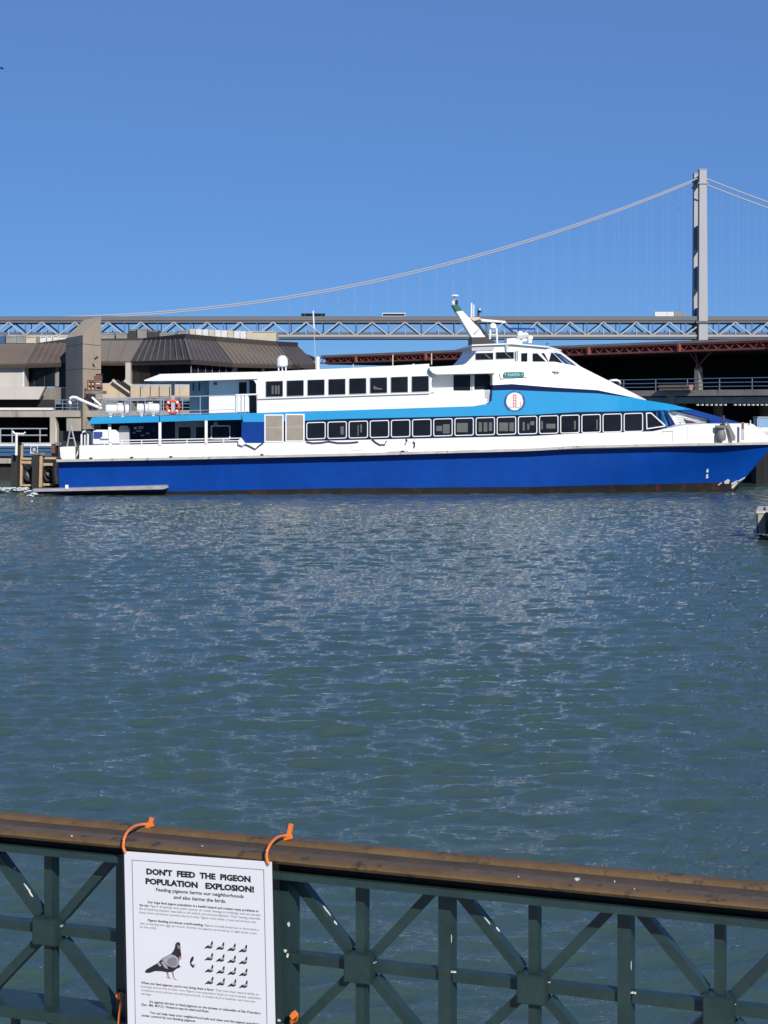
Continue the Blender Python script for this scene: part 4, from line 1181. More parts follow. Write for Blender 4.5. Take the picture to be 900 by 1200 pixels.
    bprism([(556, 439), (571.5, 438.4), (575.2, 441), (576.8, 446), (576.8, 455.8), (556, 456.6)], 1.22, 1.26, 'recess_window', 'glass')
    bbox(552.6, 438.6, 554.2, 458, 1.20, 1.26, 'recess_post', 'ferry_grey')
    bprism([(568.5, 458.2), (577.2, 457.2), (577.2, 464.5), (574, 468.5), (571, 470.8), (571.5, 466.5), (568.5, 466)], .42, .46, 'mooring_port', 'ferry_grey')
    # white side forward of the recess, running into the long sloping hood
    ftop = [(577.4, 424), (600, 424), (650, 424), (681, 430), (715, 447), (742, 460.4), (757, 468)]
    fbot = [(577.4, 451.2), (600, 450), (650, 454), (700, 457.2), (742, 466), (757, 469)]
    tapf = pl([(560, 0), (640, 0), (690, .45), (730, 1.5), (757, 3.2)])
    band(ftop, fbot, 577.4, 757, .12, 'front_hood', 'white', tap=tapf, n=30, lean=.25, smooth=True)
    # wheelhouse
    whtop = [(541, 428), (546.5, 426), (556, 415.6), (562, 405), (600, 403), (642, 406.8), (655, 410.5), (681, 430)]
    tapw = pl([(500, 0), (645, 0), (683, 3.2)])
    band(whtop, [(531, 431), (690, 431)], 541, 682, .8, 'wheelhouse', 'white', tap=tapw, n=30)
    band([(553, 403.8), (600, 401.9), (642, 405.6), (658, 410.2)], [(553, 405.4), (600, 403.5), (642, 407.2), (658, 411.4)], 553, 658, .62, 'wheelhouse_roof', 'white2', tap=pl([(500, 0), (642, 0), (658, 1.2)]), n=10)
    dW = lambda px: .8 + tapw(px)
    def wh(pts, name, m, proud=.03, par=root, thick=.06):
        L = [bl(a, b, dW(a) - proud) for a, b in pts]
        A = [bloc(*p) for p in L]
        return MB().prism(A, [p + BN * thick for p in A]).build(name, m, par)
    for x0, x1, y0, y1 in ((557.4, 577.8, 414, 421.6), (581.4, 602, 413, 420.6)):
        w_ = wh([(x0 - .6, y0 - .6), (x1 + .6, y0 - 1.0), (x1 + .6, y1 + .2), (x0 - .6, y1 + .6)], 'wheelhouse_window', 'rubber_grey', .03)
        wh([(x0, y0), (x1, y0 - .4), (x1, y1 - .4), (x0, y1)], 'pane', 'glass', .04, w_)
        wh([(x0 + 10, y0 + 1.0), (x0 + 12, y0 + 1.0), (x0 + 18, y1 - 1.4), (x0 + 16, y1 - 1.4)], 'see_through_patch', 'see_through', .046, w_, .01)
    dr = wh([(607, 410), (621, 409.6), (621, 428.4), (607, 428.8)], 'wheelhouse_door', 'white2', .10)
    wh([(610.8, 414), (618, 413.7), (618, 426.8), (610.8, 427.1)], 'pane', 'glass', .115, dr)
    wh([(604.4, 411), (606.4, 411), (606.4, 427), (604.4, 427)], 'door_rail', 'ferry_grey', .14, dr)
    for pts in ([(624.4, 414.2), (629.5, 414), (644, 427.6), (643, 428.2), (624.4, 427.8)], [(634.8, 413.8), (647.6, 413.4), (662.2, 428.2), (645.6, 428.4)]):
        wh(pts, 'wheelhouse_window', 'glass', .05)
    for pts, m in (([(649, 413.6), (652.6, 413.6), (670, 428.4), (664.6, 428.4)], 'glass_reflect'), ([(654, 414.2), (656.6, 414.6), (675.4, 428.6), (671.6, 428.6)], 'glass_reflect')):
        wh(pts, 'windscreen', m, .05)
    wh([(668.6, 416.5), (669.2, 416.5), (679.5, 429), (678, 429)], 'wiper_bar', 'dark', .4) if False else None
    wh([(592, 404.6), (595.6, 404.6), (594.6, 411), (593, 411)], 'horn', 'ferry_grey', .12)
    wh([(552.6, 405.6), (579, 404.8), (579, 408.6), (577, 410.6), (553, 411.2)], 'roof_step', 'ferry_grey', .05)
    bprism([(648, 434.6), (656, 435.2), (656, 436.2), (652.2, 436), (651.8, 438), (650.8, 438), (651, 435.9), (648, 435.6)], .22, .35, 'grab_handle', 'ferry_grey')
    # name board with its lettering
    nb = bprism(ring_pts(590.2, 435.9, 614.4, 442.2, 2.4, -.012), .10, .22, 'name_board', 'teal')
    bprism([(585.6, 437.6), (586.6, 437.6), (586.8, 443), (617.4, 441), (617.6, 442), (586, 444.6)], .14, .24, 'board_bracket', 'ferry_grey')
    def ferry_text(body, x0, x1, ybase, cap, d, m, par, bold=.01, sk=0.0):
        vs, fs = flat_text(body, bold)
        mn, mx = vs.min(0), vs.max(0)
        pts = [bw(x0 + (x1 - x0) * (v[0] - mn[0]) / (mx[0] - mn[0]), ybase - cap * (v[1] - mn[1]) / (mx[1] - mn[1]) + sk * (x1 - x0) * (v[0] - mn[0]) / (mx[0] - mn[0]), d) for v in vs]
        return MB().add(pts, fs).build('lettering', m, par)
    ferry_text('NAPA', 595.4, 609.4, 440.9, 3.6, .092, 'pale_teal', nb, .015, -.012)
    for x in (592.3, 612.2):
        bprism(ring_pts(x - .7, 437.9, x + .7, 439.4, .7, 0, 2), .094, .12, 'bolt', 'white2', nb)
    # round emblem: navy ring broken by lettering, red bridge tower on white
    EC = (603.2, 470.4)
    def arcpts(r, a0, a1, n):
        return [(EC[0] + r * math.cos(math.radians(lerp(a0, a1, k / n))), EC[1] + r * math.sin(math.radians(lerp(a0, a1, k / n)))) for k in range(n + 1)]
    em = bprism(arcpts(10.4, 0, 345, 23), .018, .06, 'emblem', 'white')
    for a0, a1 in ((-32, 62), (118, 212)):
        bprism(arcpts(12.3, a0, a1, 12) + arcpts(10.0, a1, a0, 12), .008, .05, 'emblem_ring', 'emblem_navy', em)
    for xx in (601.6, 604.6):
        bprism([(xx - .45, 477.6), (xx + .55, 477.6), (xx + .45, 461.6), (xx - .35, 461.6)], .008, .03, 'emblem_tower', 'emblem_red', em)
    for yy in (463.2, 466.2, 469.2, 472.6, 475.6):
        bprism([(601.4, yy + .45), (605, yy + .45), (605, yy - .45), (601.4, yy - .45)], .006, .03, 'emblem_strut', 'emblem_red', em)
    bprism([(596.5, 476.2), (610.5, 477.4), (610.5, 478.2), (596.5, 477.2)], .004, .03, 'emblem_deck', 'ferry_grey', em)
    bprism([(609.6, 476.6), (610.4, 476.6), (610.3, 471.2), (609.8, 471.2)], .004, .03, 'emblem_tower', 'emblem_red', em)
    def arc_text(body, r, a0, a1, size, m, flip):
        n = len(body)
        for k, ch in enumerate(body):
            if ch == ' ': continue
            a = math.radians(lerp(a0, a1, k / (n - 1)))
            vs, fs = flat_text(ch, .02)
            mn, mx = vs.min(0), vs.max(0); c = (mn + mx) / 2; s = size / .72
            ux, uy = (-math.sin(a), math.cos(a)); rx, ry = (math.cos(a), math.sin(a))
            sg = -1 if flip else 1
            pts = []
            for v in vs:
                u, w = (v - c) * s
                pts.append(bw(EC[0] + rx * (r + sg * w) + sg * ux * u, EC[1] + ry * (r + sg * w) + sg * uy * u, .030))
            MB().add(pts, fs).build('emblem_letter', m, em)
    arc_text('GOLDEN GATE', 11.6, 218, 322, 2.2, 'emblem_navy', False)
    arc_text('FERRY', 11.7, 112, 68, 2.2, 'emblem_navy', True)

    # ---- aft: canopy, upper open deck, main open deck
    band([(169, 445.4), (188, 438.3), (302, 435.6)], [(169, 446.4), (225, 446.2), (302, 444)], 169, 301.8, .35, 'canopy', 'white', n=12)
    band([(103, 496), (108, 489.2), (225, 486.2), (283, 484.3)], [(103, 497), (187, 494.6), (225, 493.2), (283, 492)], 103, 186.4, -.02, 'upper_deck_edge', 'sky_blue', n=10)
    band([(103, 496), (108, 489.2), (225, 486.2), (283, 484.3)], [(103, 497), (187, 494.4), (225, 493), (283, 491.8)], 187.4, 283, -.02, 'upper_deck_edge', 'sky_blue', n=10)
    # upper deck house under the canopy
    bprism([(245, 444), (300, 443.5), (300, 484), (245, 484.8)], 1.7, 7.3, 'aft_house', 'white2')
    bprism([(222, 446), (244.8, 445), (244.8, 485), (222, 485.4)], 3.2, 5.8, 'aft_locker', 'ferry_grey')
    for x in (226, 233):
        bbox(x, 449, x + 1.4, 458, 3.14, 3.2, 'hanging_gear', 'dark')
    bbox(213.5, 469, 219.5, 471, 3.14, 3.3, 'notice', 'white')
    dr = bbox(278, 446, 291.4, 484, 1.64, 1.7, 'aft_door', 'white2')
    bbox(280, 448, 289, 462, 1.61, 1.64, 'pane', 'glass', dr)
    bprism([(292.5, 484), (292.5, 446), (297, 446), (300, 449), (300.8, 452), (300.8, 484)], 1.62, 1.7, 'stair_opening', 'dark')
    bbox(250.5, 448, 254.5, 451.2, 1.66, 1.7, 'notice', 'teal')
    bbox(200.6, 445.5, 204.6, 486, 1.6, 1.75, 'canopy_post', 'ferry_grey')
    # rails of the upper deck
    up = root
    top, bot = pl([(112, 467.2), (188, 465.4), (305, 461.8)]), pl([(112, 488.5), (188, 487), (305, 483.8)])
    def rail(x0, x1, f, r=.026, d=.1, name='rail', m='alu'):
        MB().tube([bw(x0, lerp(bot(x0), top(x0), f), d), bw(x1, lerp(bot(x1), top(x1), f), d)], r, 6).build(name, m, root)
    rail(114, 189, .98); rail(114, 189, .86, .018); rail(191.5, 304, .98, .03); rail(191.5, 276, .22, .018); rail(191.5, 276, .06, .018); rail(114, 189, .12, .018)
    rail(276, 304, .99, .05, .05, 'hand_rail', 'white')
    for px in (116, 123.4, 146.5, 153, 170, 188.7, 191.6, 213.8, 234.6, 276, 282.5, 286.5, 301):
        MB().tube([bw(px, bot(px), .1), bw(px, top(px), .1)], .034 if px in (188.7, 191.6, 213.8) else .026, 6).build('stanchion', 'alu', root)
    MB().tube([bw(192.4, 464.5, .1), bw(191.6, 467, .1)], .03, 6).build('stanchion', 'alu', root)
    # far side rail
    MB().tube([bw(116, 466.5, 8.8), bw(222, 464.4, 8.8)], .026, 6).build('rail', 'alu', root)
    for px in (120, 150, 180, 210):
        MB().tube([bw(px, 486, 8.8), bw(px, 465.6, 8.8)], .026, 6).build('stanchion', 'alu', root)
    # main deck aft: house front, doors, window, posts, rails
    bbox(150, 493, 205, 537, 3.2, 6, 'deck_house', 'navy')
    for x0, y0, x1, y1, m in ((157, 500.5, 160, 503, 'white'), (160, 504, 165.5, 506, 'ferry_grey'), (162, 499.5, 168, 502.5, 'ferry_grey'), (155.5, 506, 158.5, 508, 'ferry_grey'), (171, 507, 175, 508.6, 'ferry_grey'), (165, 509.5, 169, 511, 'ferry_grey'), (178, 500, 181.5, 505, 'royal')):
        bbox(x0, y0, x1, y1, 3.14, 3.2, 'notice', m)
    dh = bbox(205.2, 493, 241, 537, 2.6, 6, 'deck_house', 'ferry_grey')
    for x0, x1 in ((209, 223.5), (229.4, 241)):
        f = bbox(x0 - .8, 499.4, x1 + .8, 515.4, 2.56, 2.6, 'door_window', 'white2')
        bbox(x0, 500.2, x1, 514.6, 2.53, 2.56, 'pane', 'glass', f)
    bbox(241.2, 492, 283, 537, 1.5, 6, 'deck_house', 'navy')
    f = frame_ring(ring_pts(247, 498.4, 270, 515, 1.4), ring_pts(248.4, 499.8, 268.6, 514, 1), 1.5, .05, 'deck_window', 'white2')
    bbox(248.4, 499.8, 268.6, 514, 1.46, 1.5, 'pane', 'glass', f)
    MB().lathe(bw(253, 496.5, 1.45), [(.10, 0), (.13, .1), (.05, .16)], 10, -BN).build('deck_lamp', 'ferry_grey', root)
    for x, w, y0, y1 in ((187.4, 3.2, 494.8, 522), (241.6, 3.2, 492.6, 520)):
        bbox(x - w / 2, y0, x + w / 2, y1, .0, .14, 'deck_post', 'white')
    bprism([(126.6, 497), (130, 497), (131.2, 522), (127.8, 522)], .3, .45, 'deck_post', 'white')
    bprism([(107.6, 497), (109.4, 497), (110.6, 504), (109, 504)], .6, .7, 'deck_post', 'white')
    for x0, x1, segs in ((110, 186, (122, 143, 166)), (189.4, 240, (219,)), (243.4, 284, (262,))):
        t0 = lerp(516.8, 513.4, (x0 - 110) / 175); t1 = lerp(516.8, 513.4, (x1 - 110) / 175)
        for dy in (0, 3.0):
            MB().tube([bw(x0, t0 + dy, .1), bw(x1, t1 + dy, .1)], .032, 6).build('rail', 'white2', root)
        for px in segs:
            t = lerp(t0, t1, (px - x0) / (x1 - x0))
            MB().tube([bw(px, t, .1), bw(px, t + 6, .1)], .032, 6).build('stanchion', 'white2', root)
    # stern boxes
    bprism([(70, 524), (88, 523.4), (88, 538.6), (74, 538.9), (71, 536)], .06, 1.8, 'stern_locker', 'white')
    bbox(88.3, 523.6, 92.6, 538.2, .5, 1.2, 'stern_recess', 'dark')
    bprism([(89, 536), (91.8, 525), (92.4, 525), (92.2, 531)], .44, .5, 'recess_flap', 'white2')
    MB().tube([bw(66, 541, -.1), bw(64.5, 552, -.1), bw(66.5, 567, -.1)], .16, 10).build('stern_fender', 'black', root, smooth=True)
    # ---- roof gear
    # leaning mast, foot, cap
    mast = [(535, 365.3), (542, 364), (562.5, 386), (568.5, 395), (553, 395.2)]
    bprism(mast, 4.0, 5.0, 'mast', 'white')
    bprism([(530.4, 357.6), (536.6, 356.8), (541.9, 363.9), (534.8, 365.2)], 4.1, 4.9, 'mast_head', 'green_paint')
    bprism([(553, 395.2), (568.6, 395), (580.4, 400.2), (580.4, 403.6), (553, 403.8)], 3.6, 5.4, 'mast_foot', 'dark')
    bprism([(555, 390.5), (561, 384.8), (562.4, 386), (556.6, 392)], 3.96, 4.0, 'mast_fitting', 'ferry_grey')
    MB().lathe(bw(532.6, 347.2, 4.5), [(.04, -.02), (.24, 0), (.24, .07), (.06, .10)], 14).build('mast_disc', 'white', root)
    MB().tube([bw(532.6, 347.4, 4.5), bw(533, 357.4, 4.5)], .035, 6).build('mast_disc_post', 'ferry_grey', root)
    MB().lathe(bw(531, 357.2, 4.3), [(.07, 0), (.09, .05), (.09, .2), (.05, .24)], 10).build('mast_light', 'white2', root)
    MB().lathe(bw(535, 357, 4.5), [(.07, 0), (.09, .05), (.09, .22), (.05, .26)], 10).build('mast_light', 'dark', root)
    for px, y0, y1, r in ((552.6, 355, 371, .05), (555.2, 357, 371, .035)):
        MB().tube([bw(px, y0, 4.5), bw(px, y1, 4.5)], r, 6).build('whip_antenna', 'white', root)
    MB().tube([bw(561, 361.4, 4.5), bw(560.4, 371, 4.5)], .055, 8).build('light_post', 'dark', root)
    MB().lathe(bw(562.4, 366.5, 4.5), [(.05, 0), (.10, .03), (.10, .16), (.04, .2)], 10).build('mast_light', 'dark', root)
    MB().lathe(bw(562.2, 363.8, 4.3), [(.03, 0), (.07, .02), (.07, .09), (.02, .11)], 10).build('mast_light', 'white2', root)
    bprism([(550, 371.2), (562, 371.6), (564, 373.6), (556, 376), (551, 373.4)], 4.2, 4.8, 'yard', 'unit_beige')
    bprism([(556, 376), (558, 375), (573, 394), (571, 395)], 4.35, 4.65, 'mast_stay', 'dark')
    bprism([(562, 373.4), (592.6, 376.2), (592.6, 378.2), (565, 376.6)], 4.4, 4.65, 'radar_bar', 'white2')
    MB().lathe(bw(577.6, 384.6, 4.5), [(.10, -.05), (.21, 0), (.22, .13), (.15, .25), (.03, .30)], 14).build('radar_base', 'white2', root, smooth=True)
    MB().tube([bw(577.6, 379.5, 4.5), bw(577.6, 376, 4.5)], .05, 8).build('radar_shaft', 'ferry_grey', root)
    for a, b in ((574, 573.6), (581.2, 582.6)):
        MB().tube([bw(a + .6, 384.4, 4.5), bw(b, 403.6, 4.5)], .06, 8).build('radar_leg', 'white2', root)
    MB().tube([bw(574, 392, 4.5), bw(581, 392, 4.5)], .03, 6).build('radar_leg', 'white2', root)
    bprism([(594.2, 396.8), (604, 396), (612, 399.6), (612, 402.6), (594.2, 403)], 3.6, 5.0, 'radar_cabinet', 'white2')
    bprism([(595.4, 383.8), (627.6, 384.6), (627.6, 386.2), (595.4, 385.8)], 4.2, 4.5, 'radar_scanner', 'hull')
    MB().tube([bw(610, 386, 4.4), bw(610, 390, 4.4)], .08, 8).build('scanner_shaft', 'white2', root)
    for px, py, r in ((609.6, 391.4, .20), (616, 392.6, .17), (621, 396, .14), (613.5, 397, .2)):
        MB().lathe(bw(px, py + r * 21, 4.2), [(.02, -.02), (r, r * .3), (r * 1.1, r), (r * .7, r * 1.7), (.02, r * 2)], 12).build('searchlight', 'white2', root, smooth=True)
    MB().lathe(bw(621, 402, 4.2), [(.12, 0), (.12, .2), (.18, .24), (.18, .4), (.05, .45)], 12).build('searchlight', 'white2', root)
    bprism([(605, 394), (618, 391.5), (620, 394), (608, 398)], 3.9, 4.1, 'searchlight_arm', 'ferry_grey')
    MB().tube([bw(641, 406.5, 3), bw(640.4, 402.6, 3), bw(643, 403, 3)], .03, 6).build('roof_light', 'dark', root)
    # satellite dome, funnel pipe, whip, roof posts
    MB().lathe(bw(330.8, 429.6, 3.5), [(.25, 0), (.31, .06), (.315, .34), (.27, .50), (.15, .61), (.02, .645)], 18).build('satellite_dome', 'white2', root, smooth=True)
    for px in (326.5, 330.8, 335):
        MB().tube([bw(px, 429.8, 3.5), bw(px, 434.6, 3.5)], .04, 8).build('dome_leg', 'white2', root)
    MB().lathe(bw(372.4, 432.6, 3.2), [(.11, 0), (.11, .66), (.08, .70)], 12).build('exhaust_pipe', 'white2', root)
    MB().tube([bw(370, 432, 2.4), bw(368, 385, 2.4)], .018, 6).build('whip_antenna', 'unit_beige', root)
    MB().tube([bw(368, 385, 2.4), bw(367, 364, 2.4)], .04, 6).build('whip_antenna', 'white', root)
    for px, y0, y1, r in ((460.3, 415.6, 429.5, .035), (505.7, 414, 427.3, .035), (414, 426.5, 431.5, .03), (374.5, 431, 421, .02)):
        MB().tube([bw(px, y0, 1.6), bw(px, y1, 1.6)], r, 6).build('roof_post', 'unit_beige', root)
    MB().lathe(bw(484.5, 428.8, 1.6), [(.07, 0), (.07, .08), (.03, .12)], 8).build('roof_vent', 'white2', root)

    # ---- loose gear on the decks
    def raft(px0, px1, y0, y1, label):
        a, b = bw(px0, y1, .55), bw(px1, y0, .55)
        r = empty('life_raft', (a + bw(px1, y1, .55)) / 2, label, 'life raft', 'life raft canisters on the upper deck edge')
        Lx = bl(px1, y1, .55)[0] - bl(px0, y1, .55)[0]; x0 = bl(px0, y1, .55)[0]; z0 = a.z; h = b.z - a.z
        rr = h * .43
        zc = z0 + h * .56
        def drum(xa, xb, name):
            rs = []
            for t, f in ((0, .93), (.02, .98), (.06, 1), (.5, 1), (.94, 1), (.98, .98), (1, .93)):
                rs.append([bloc(lerp(xa, xb, t), .55 + rr * f * math.cos(q), zc + rr * f * .98 * math.sin(q)) for q in np.linspace(0, 2 * math.pi, 17)[:-1]])
            MB().rings(rs).build(name, 'white2', r, smooth=True)
        drum(x0, x0 + Lx * .49, 'half_shell'); drum(x0 + Lx * .51, x0 + Lx, 'half_shell')
        MB().tube([bloc(x0 + Lx * .5, .55 + rr * 1.03 * math.cos(q), zc + rr * 1.03 * math.sin(q)) for q in np.linspace(0, 2 * math.pi, 17)[:-1]], .03, 6, closed=True).build('joint_band', 'unit_beige', r)
        MB().obox(bloc(x0 + Lx * .58, .55, zc + rr * 1.04), BE * (Lx * .11), BN * .1, FZ * .05).build('release_box', 'white2', r)
        for t in (.22, .74):
            MB().obox(bloc(x0 + Lx * t, .55, z0 + h * .09), BE * .07, BN * .34, FZ * h * .13).build('cradle', 'white', r)
        for k in range(7):
            MB().obox(bloc(x0 + Lx * (.12 + .125 * k), .55 - rr * .93, zc - rr * .52), BE * .022, BN * .02, FZ * .10).build('lashing', 'unit_beige', r)
    raft(124.6, 151.4, 473, 488.2, 'white life raft canister on the upper deck nearest the stern')
    raft(160.8, 187.2, 472, 487.4, 'white life raft canister beside the orange life ring')
    # life ring on the rail
    c = bw(202.6, 476.6, .02)
    lr = empty('life_ring', c, 'orange red life ring hung on the upper deck railing', 'life ring')
    R = .325
    pts = lambda a0, a1, n: [c + BE * (R * math.cos(math.radians(lerp(a0, a1, k / n)))) + FZ * (R * math.sin(math.radians(lerp(a0, a1, k / n)))) for k in range(n + 1)]
    MB().tube(pts(0, 345, 23), .085, 10, closed=True).build('ring', 'orange_ring', lr, smooth=True)
    for a in (45, 135, 225, 315):
        MB().tube(pts(a - 7, a + 7, 3), .09, 10).build('band', 'white2', lr)
    # aft deck equipment
    def gear(name, label, cat, px, py, d): return empty(name, bw(px, py, d), label, cat)
    g = gear('deck_console', 'white console with a dark screen on the open aft deck', 'console', 124, 522, .4)
    bprism([(109, 522), (109, 505.5), (113, 503.6), (135, 503.6), (139.4, 507), (140, 522)], .4, 1.4, 'cabinet', 'white2', g)
    bbox(109.6, 506, 120, 514, .36, .4, 'screen', 'emblem_navy', g)
    bbox(118, 512.6, 128, 514, .2, .4, 'shelf', 'white', g)
    g = gear('hose_cabinet', 'grey upright cabinet beside the white console on the aft deck', 'cabinet', 146, 522, .8)
    bprism([(139.4, 522), (139.4, 501), (141, 499), (149, 499), (151.4, 503), (151.4, 522)], .8, 1.6, 'casing', 'ferry_grey', g)
    bbox(139, 502.6, 151.8, 503.4, .76, .8, 'seam', 'rubber_grey', g)
    g = gear('stern_ladder', 'slim A shaped white ladder frame on the stern', 'ladder', 84, 522, 1.0)
    for a, b in ((83, 78.6), (83, 89)):
        MB().tube([bw(a, 498.5, 1.0), bw(b, 523.6, 1.0)], .045, 6).build('leg', 'alu', g)
    MB().tube([bw(80.4, 513.6, 1.0), bw(86.7, 513.6, 1.0)], .03, 6).build('rung', 'alu', g)
    g = gear('pipe_hoops', 'two white rounded pipe hoops on the aft deck by the console', 'hoops', 102, 522, .9)
    for dx, dd in ((0, .9), (5, 1.5)):
        MB().tube([bw(95.5 + dx, 522, dd), bw(95.5 + dx, 509, dd), bw(97 + dx, 506.4, dd), bw(99.5 + dx, 505.6, dd), bw(102 + dx, 506.6, dd), bw(103 + dx, 509, dd), bw(103 + dx, 522, dd)], .055, 8).build('hoop', 'white2', g, smooth=True)
    MB().tube([bw(99.4, 509.5, .9), bw(99.4, 522, .9)], .04, 8).build('upright', 'white2', g)

def DM(px, py):
    """inboard offset of the hull side just outside its skin at a bow pixel"""
    rub_y = float(np.interp(px, [790, 905], [521.3, 519.5])); boot_y = float(np.interp(px, [840, 910], [565.5, 563]))
    v = (py - rub_y) / (boot_y - rub_y)
    rows = [0, .30, .62, 1.0, 1.28]
    ends = [905, 897, 884, 869.5, 859.5]; sts = [68, 68.5, 69, 69.5, 70]; s0s = [.90, .84, .74, .66, .60]; bases = [.30, .35, .38, .42, .45]
    ys = []
    for e, st, s0, ba in zip(ends, sts, s0s, bases):
        s = min(1.0, (px - st) / (e - st))
        g = 1 - max(0, (s - s0) / (1 - s0)) ** 2
        ys.append(1.45 - (1.45 - ba) * g)
    return float(np.interp(v, rows, ys)) - .05
make_ferry()

def make_foam():
    """thin streaks of wake foam at the stern: a few irregular low flakes"""
    mb = MB()
    r = random.Random(3)
    for k in range(120):
        px = r.uniform(-12, 44)
        py = 575 + abs(r.gauss(0, 1.1)) * (3.2 if px > 30 else 1.3) + (px > 34) * r.uniform(3.5, 6)
        if px > 34 and r.random() < .55: continue
        Y = EYE * FPX / (py - HOR)
        c = P(px, py, Y); c.z = .10 + r.uniform(0, .10)
        a, b = r.uniform(.04, .26), r.uniform(.05, .35)
        n = 7
        pts = [c + Vector((a * math.cos(t) * r.uniform(.6, 1.2), b * math.sin(t) * r.uniform(.6, 1.2), r.uniform(-.03, .03))) for t in np.linspace(0, 2 * math.pi, n + 1)[:-1]]
        mb.add([c + Vector((0, 0, .05))] + pts, [(0, 1 + i, 1 + (i + 1) % n) for i in range(n)])
    o = mb.build('wake_foam', mat('foam_white', (0.62, 0.66, 0.66), 0.9, var=.1), None, kind='stuff')
    o['label'] = 'white wake foam on the water at the ferry stern'
make_foam()

# ------------------------------------------------------------------ quay railing in front, with the notice
ZR0 = 3.2
RTH = math.atan2(.035, .0979)
RU = Vector((math.cos(RTH), -math.sin(RTH), 0))            # along the rail, towards the right
RN = Vector((-math.sin(RTH), -math.cos(RTH), 0))           # towards the camera
R0 = Vector((-25 * ZR0 / FPX, ZR0, EYE))
RL = math.hypot(.035, .0979) * ZR0                          # one panel
def RP(u, off, z): return R0 + RU * (u * RL) + RN * off + Vector((0, 0, z))
def rpix(px, py, off):
    """place on the vertical plane `off` in front of the railing line seen at a photograph pixel"""
    d = Vector(((px - 450) / FPX, 1, (HOR - py) / FPX))
    o = R0 + RN * off
    t = (o - Vector((0, 0, EYE))).dot(RN) / d.dot(RN)
    return Vector((0, 0, EYE)) + d * t

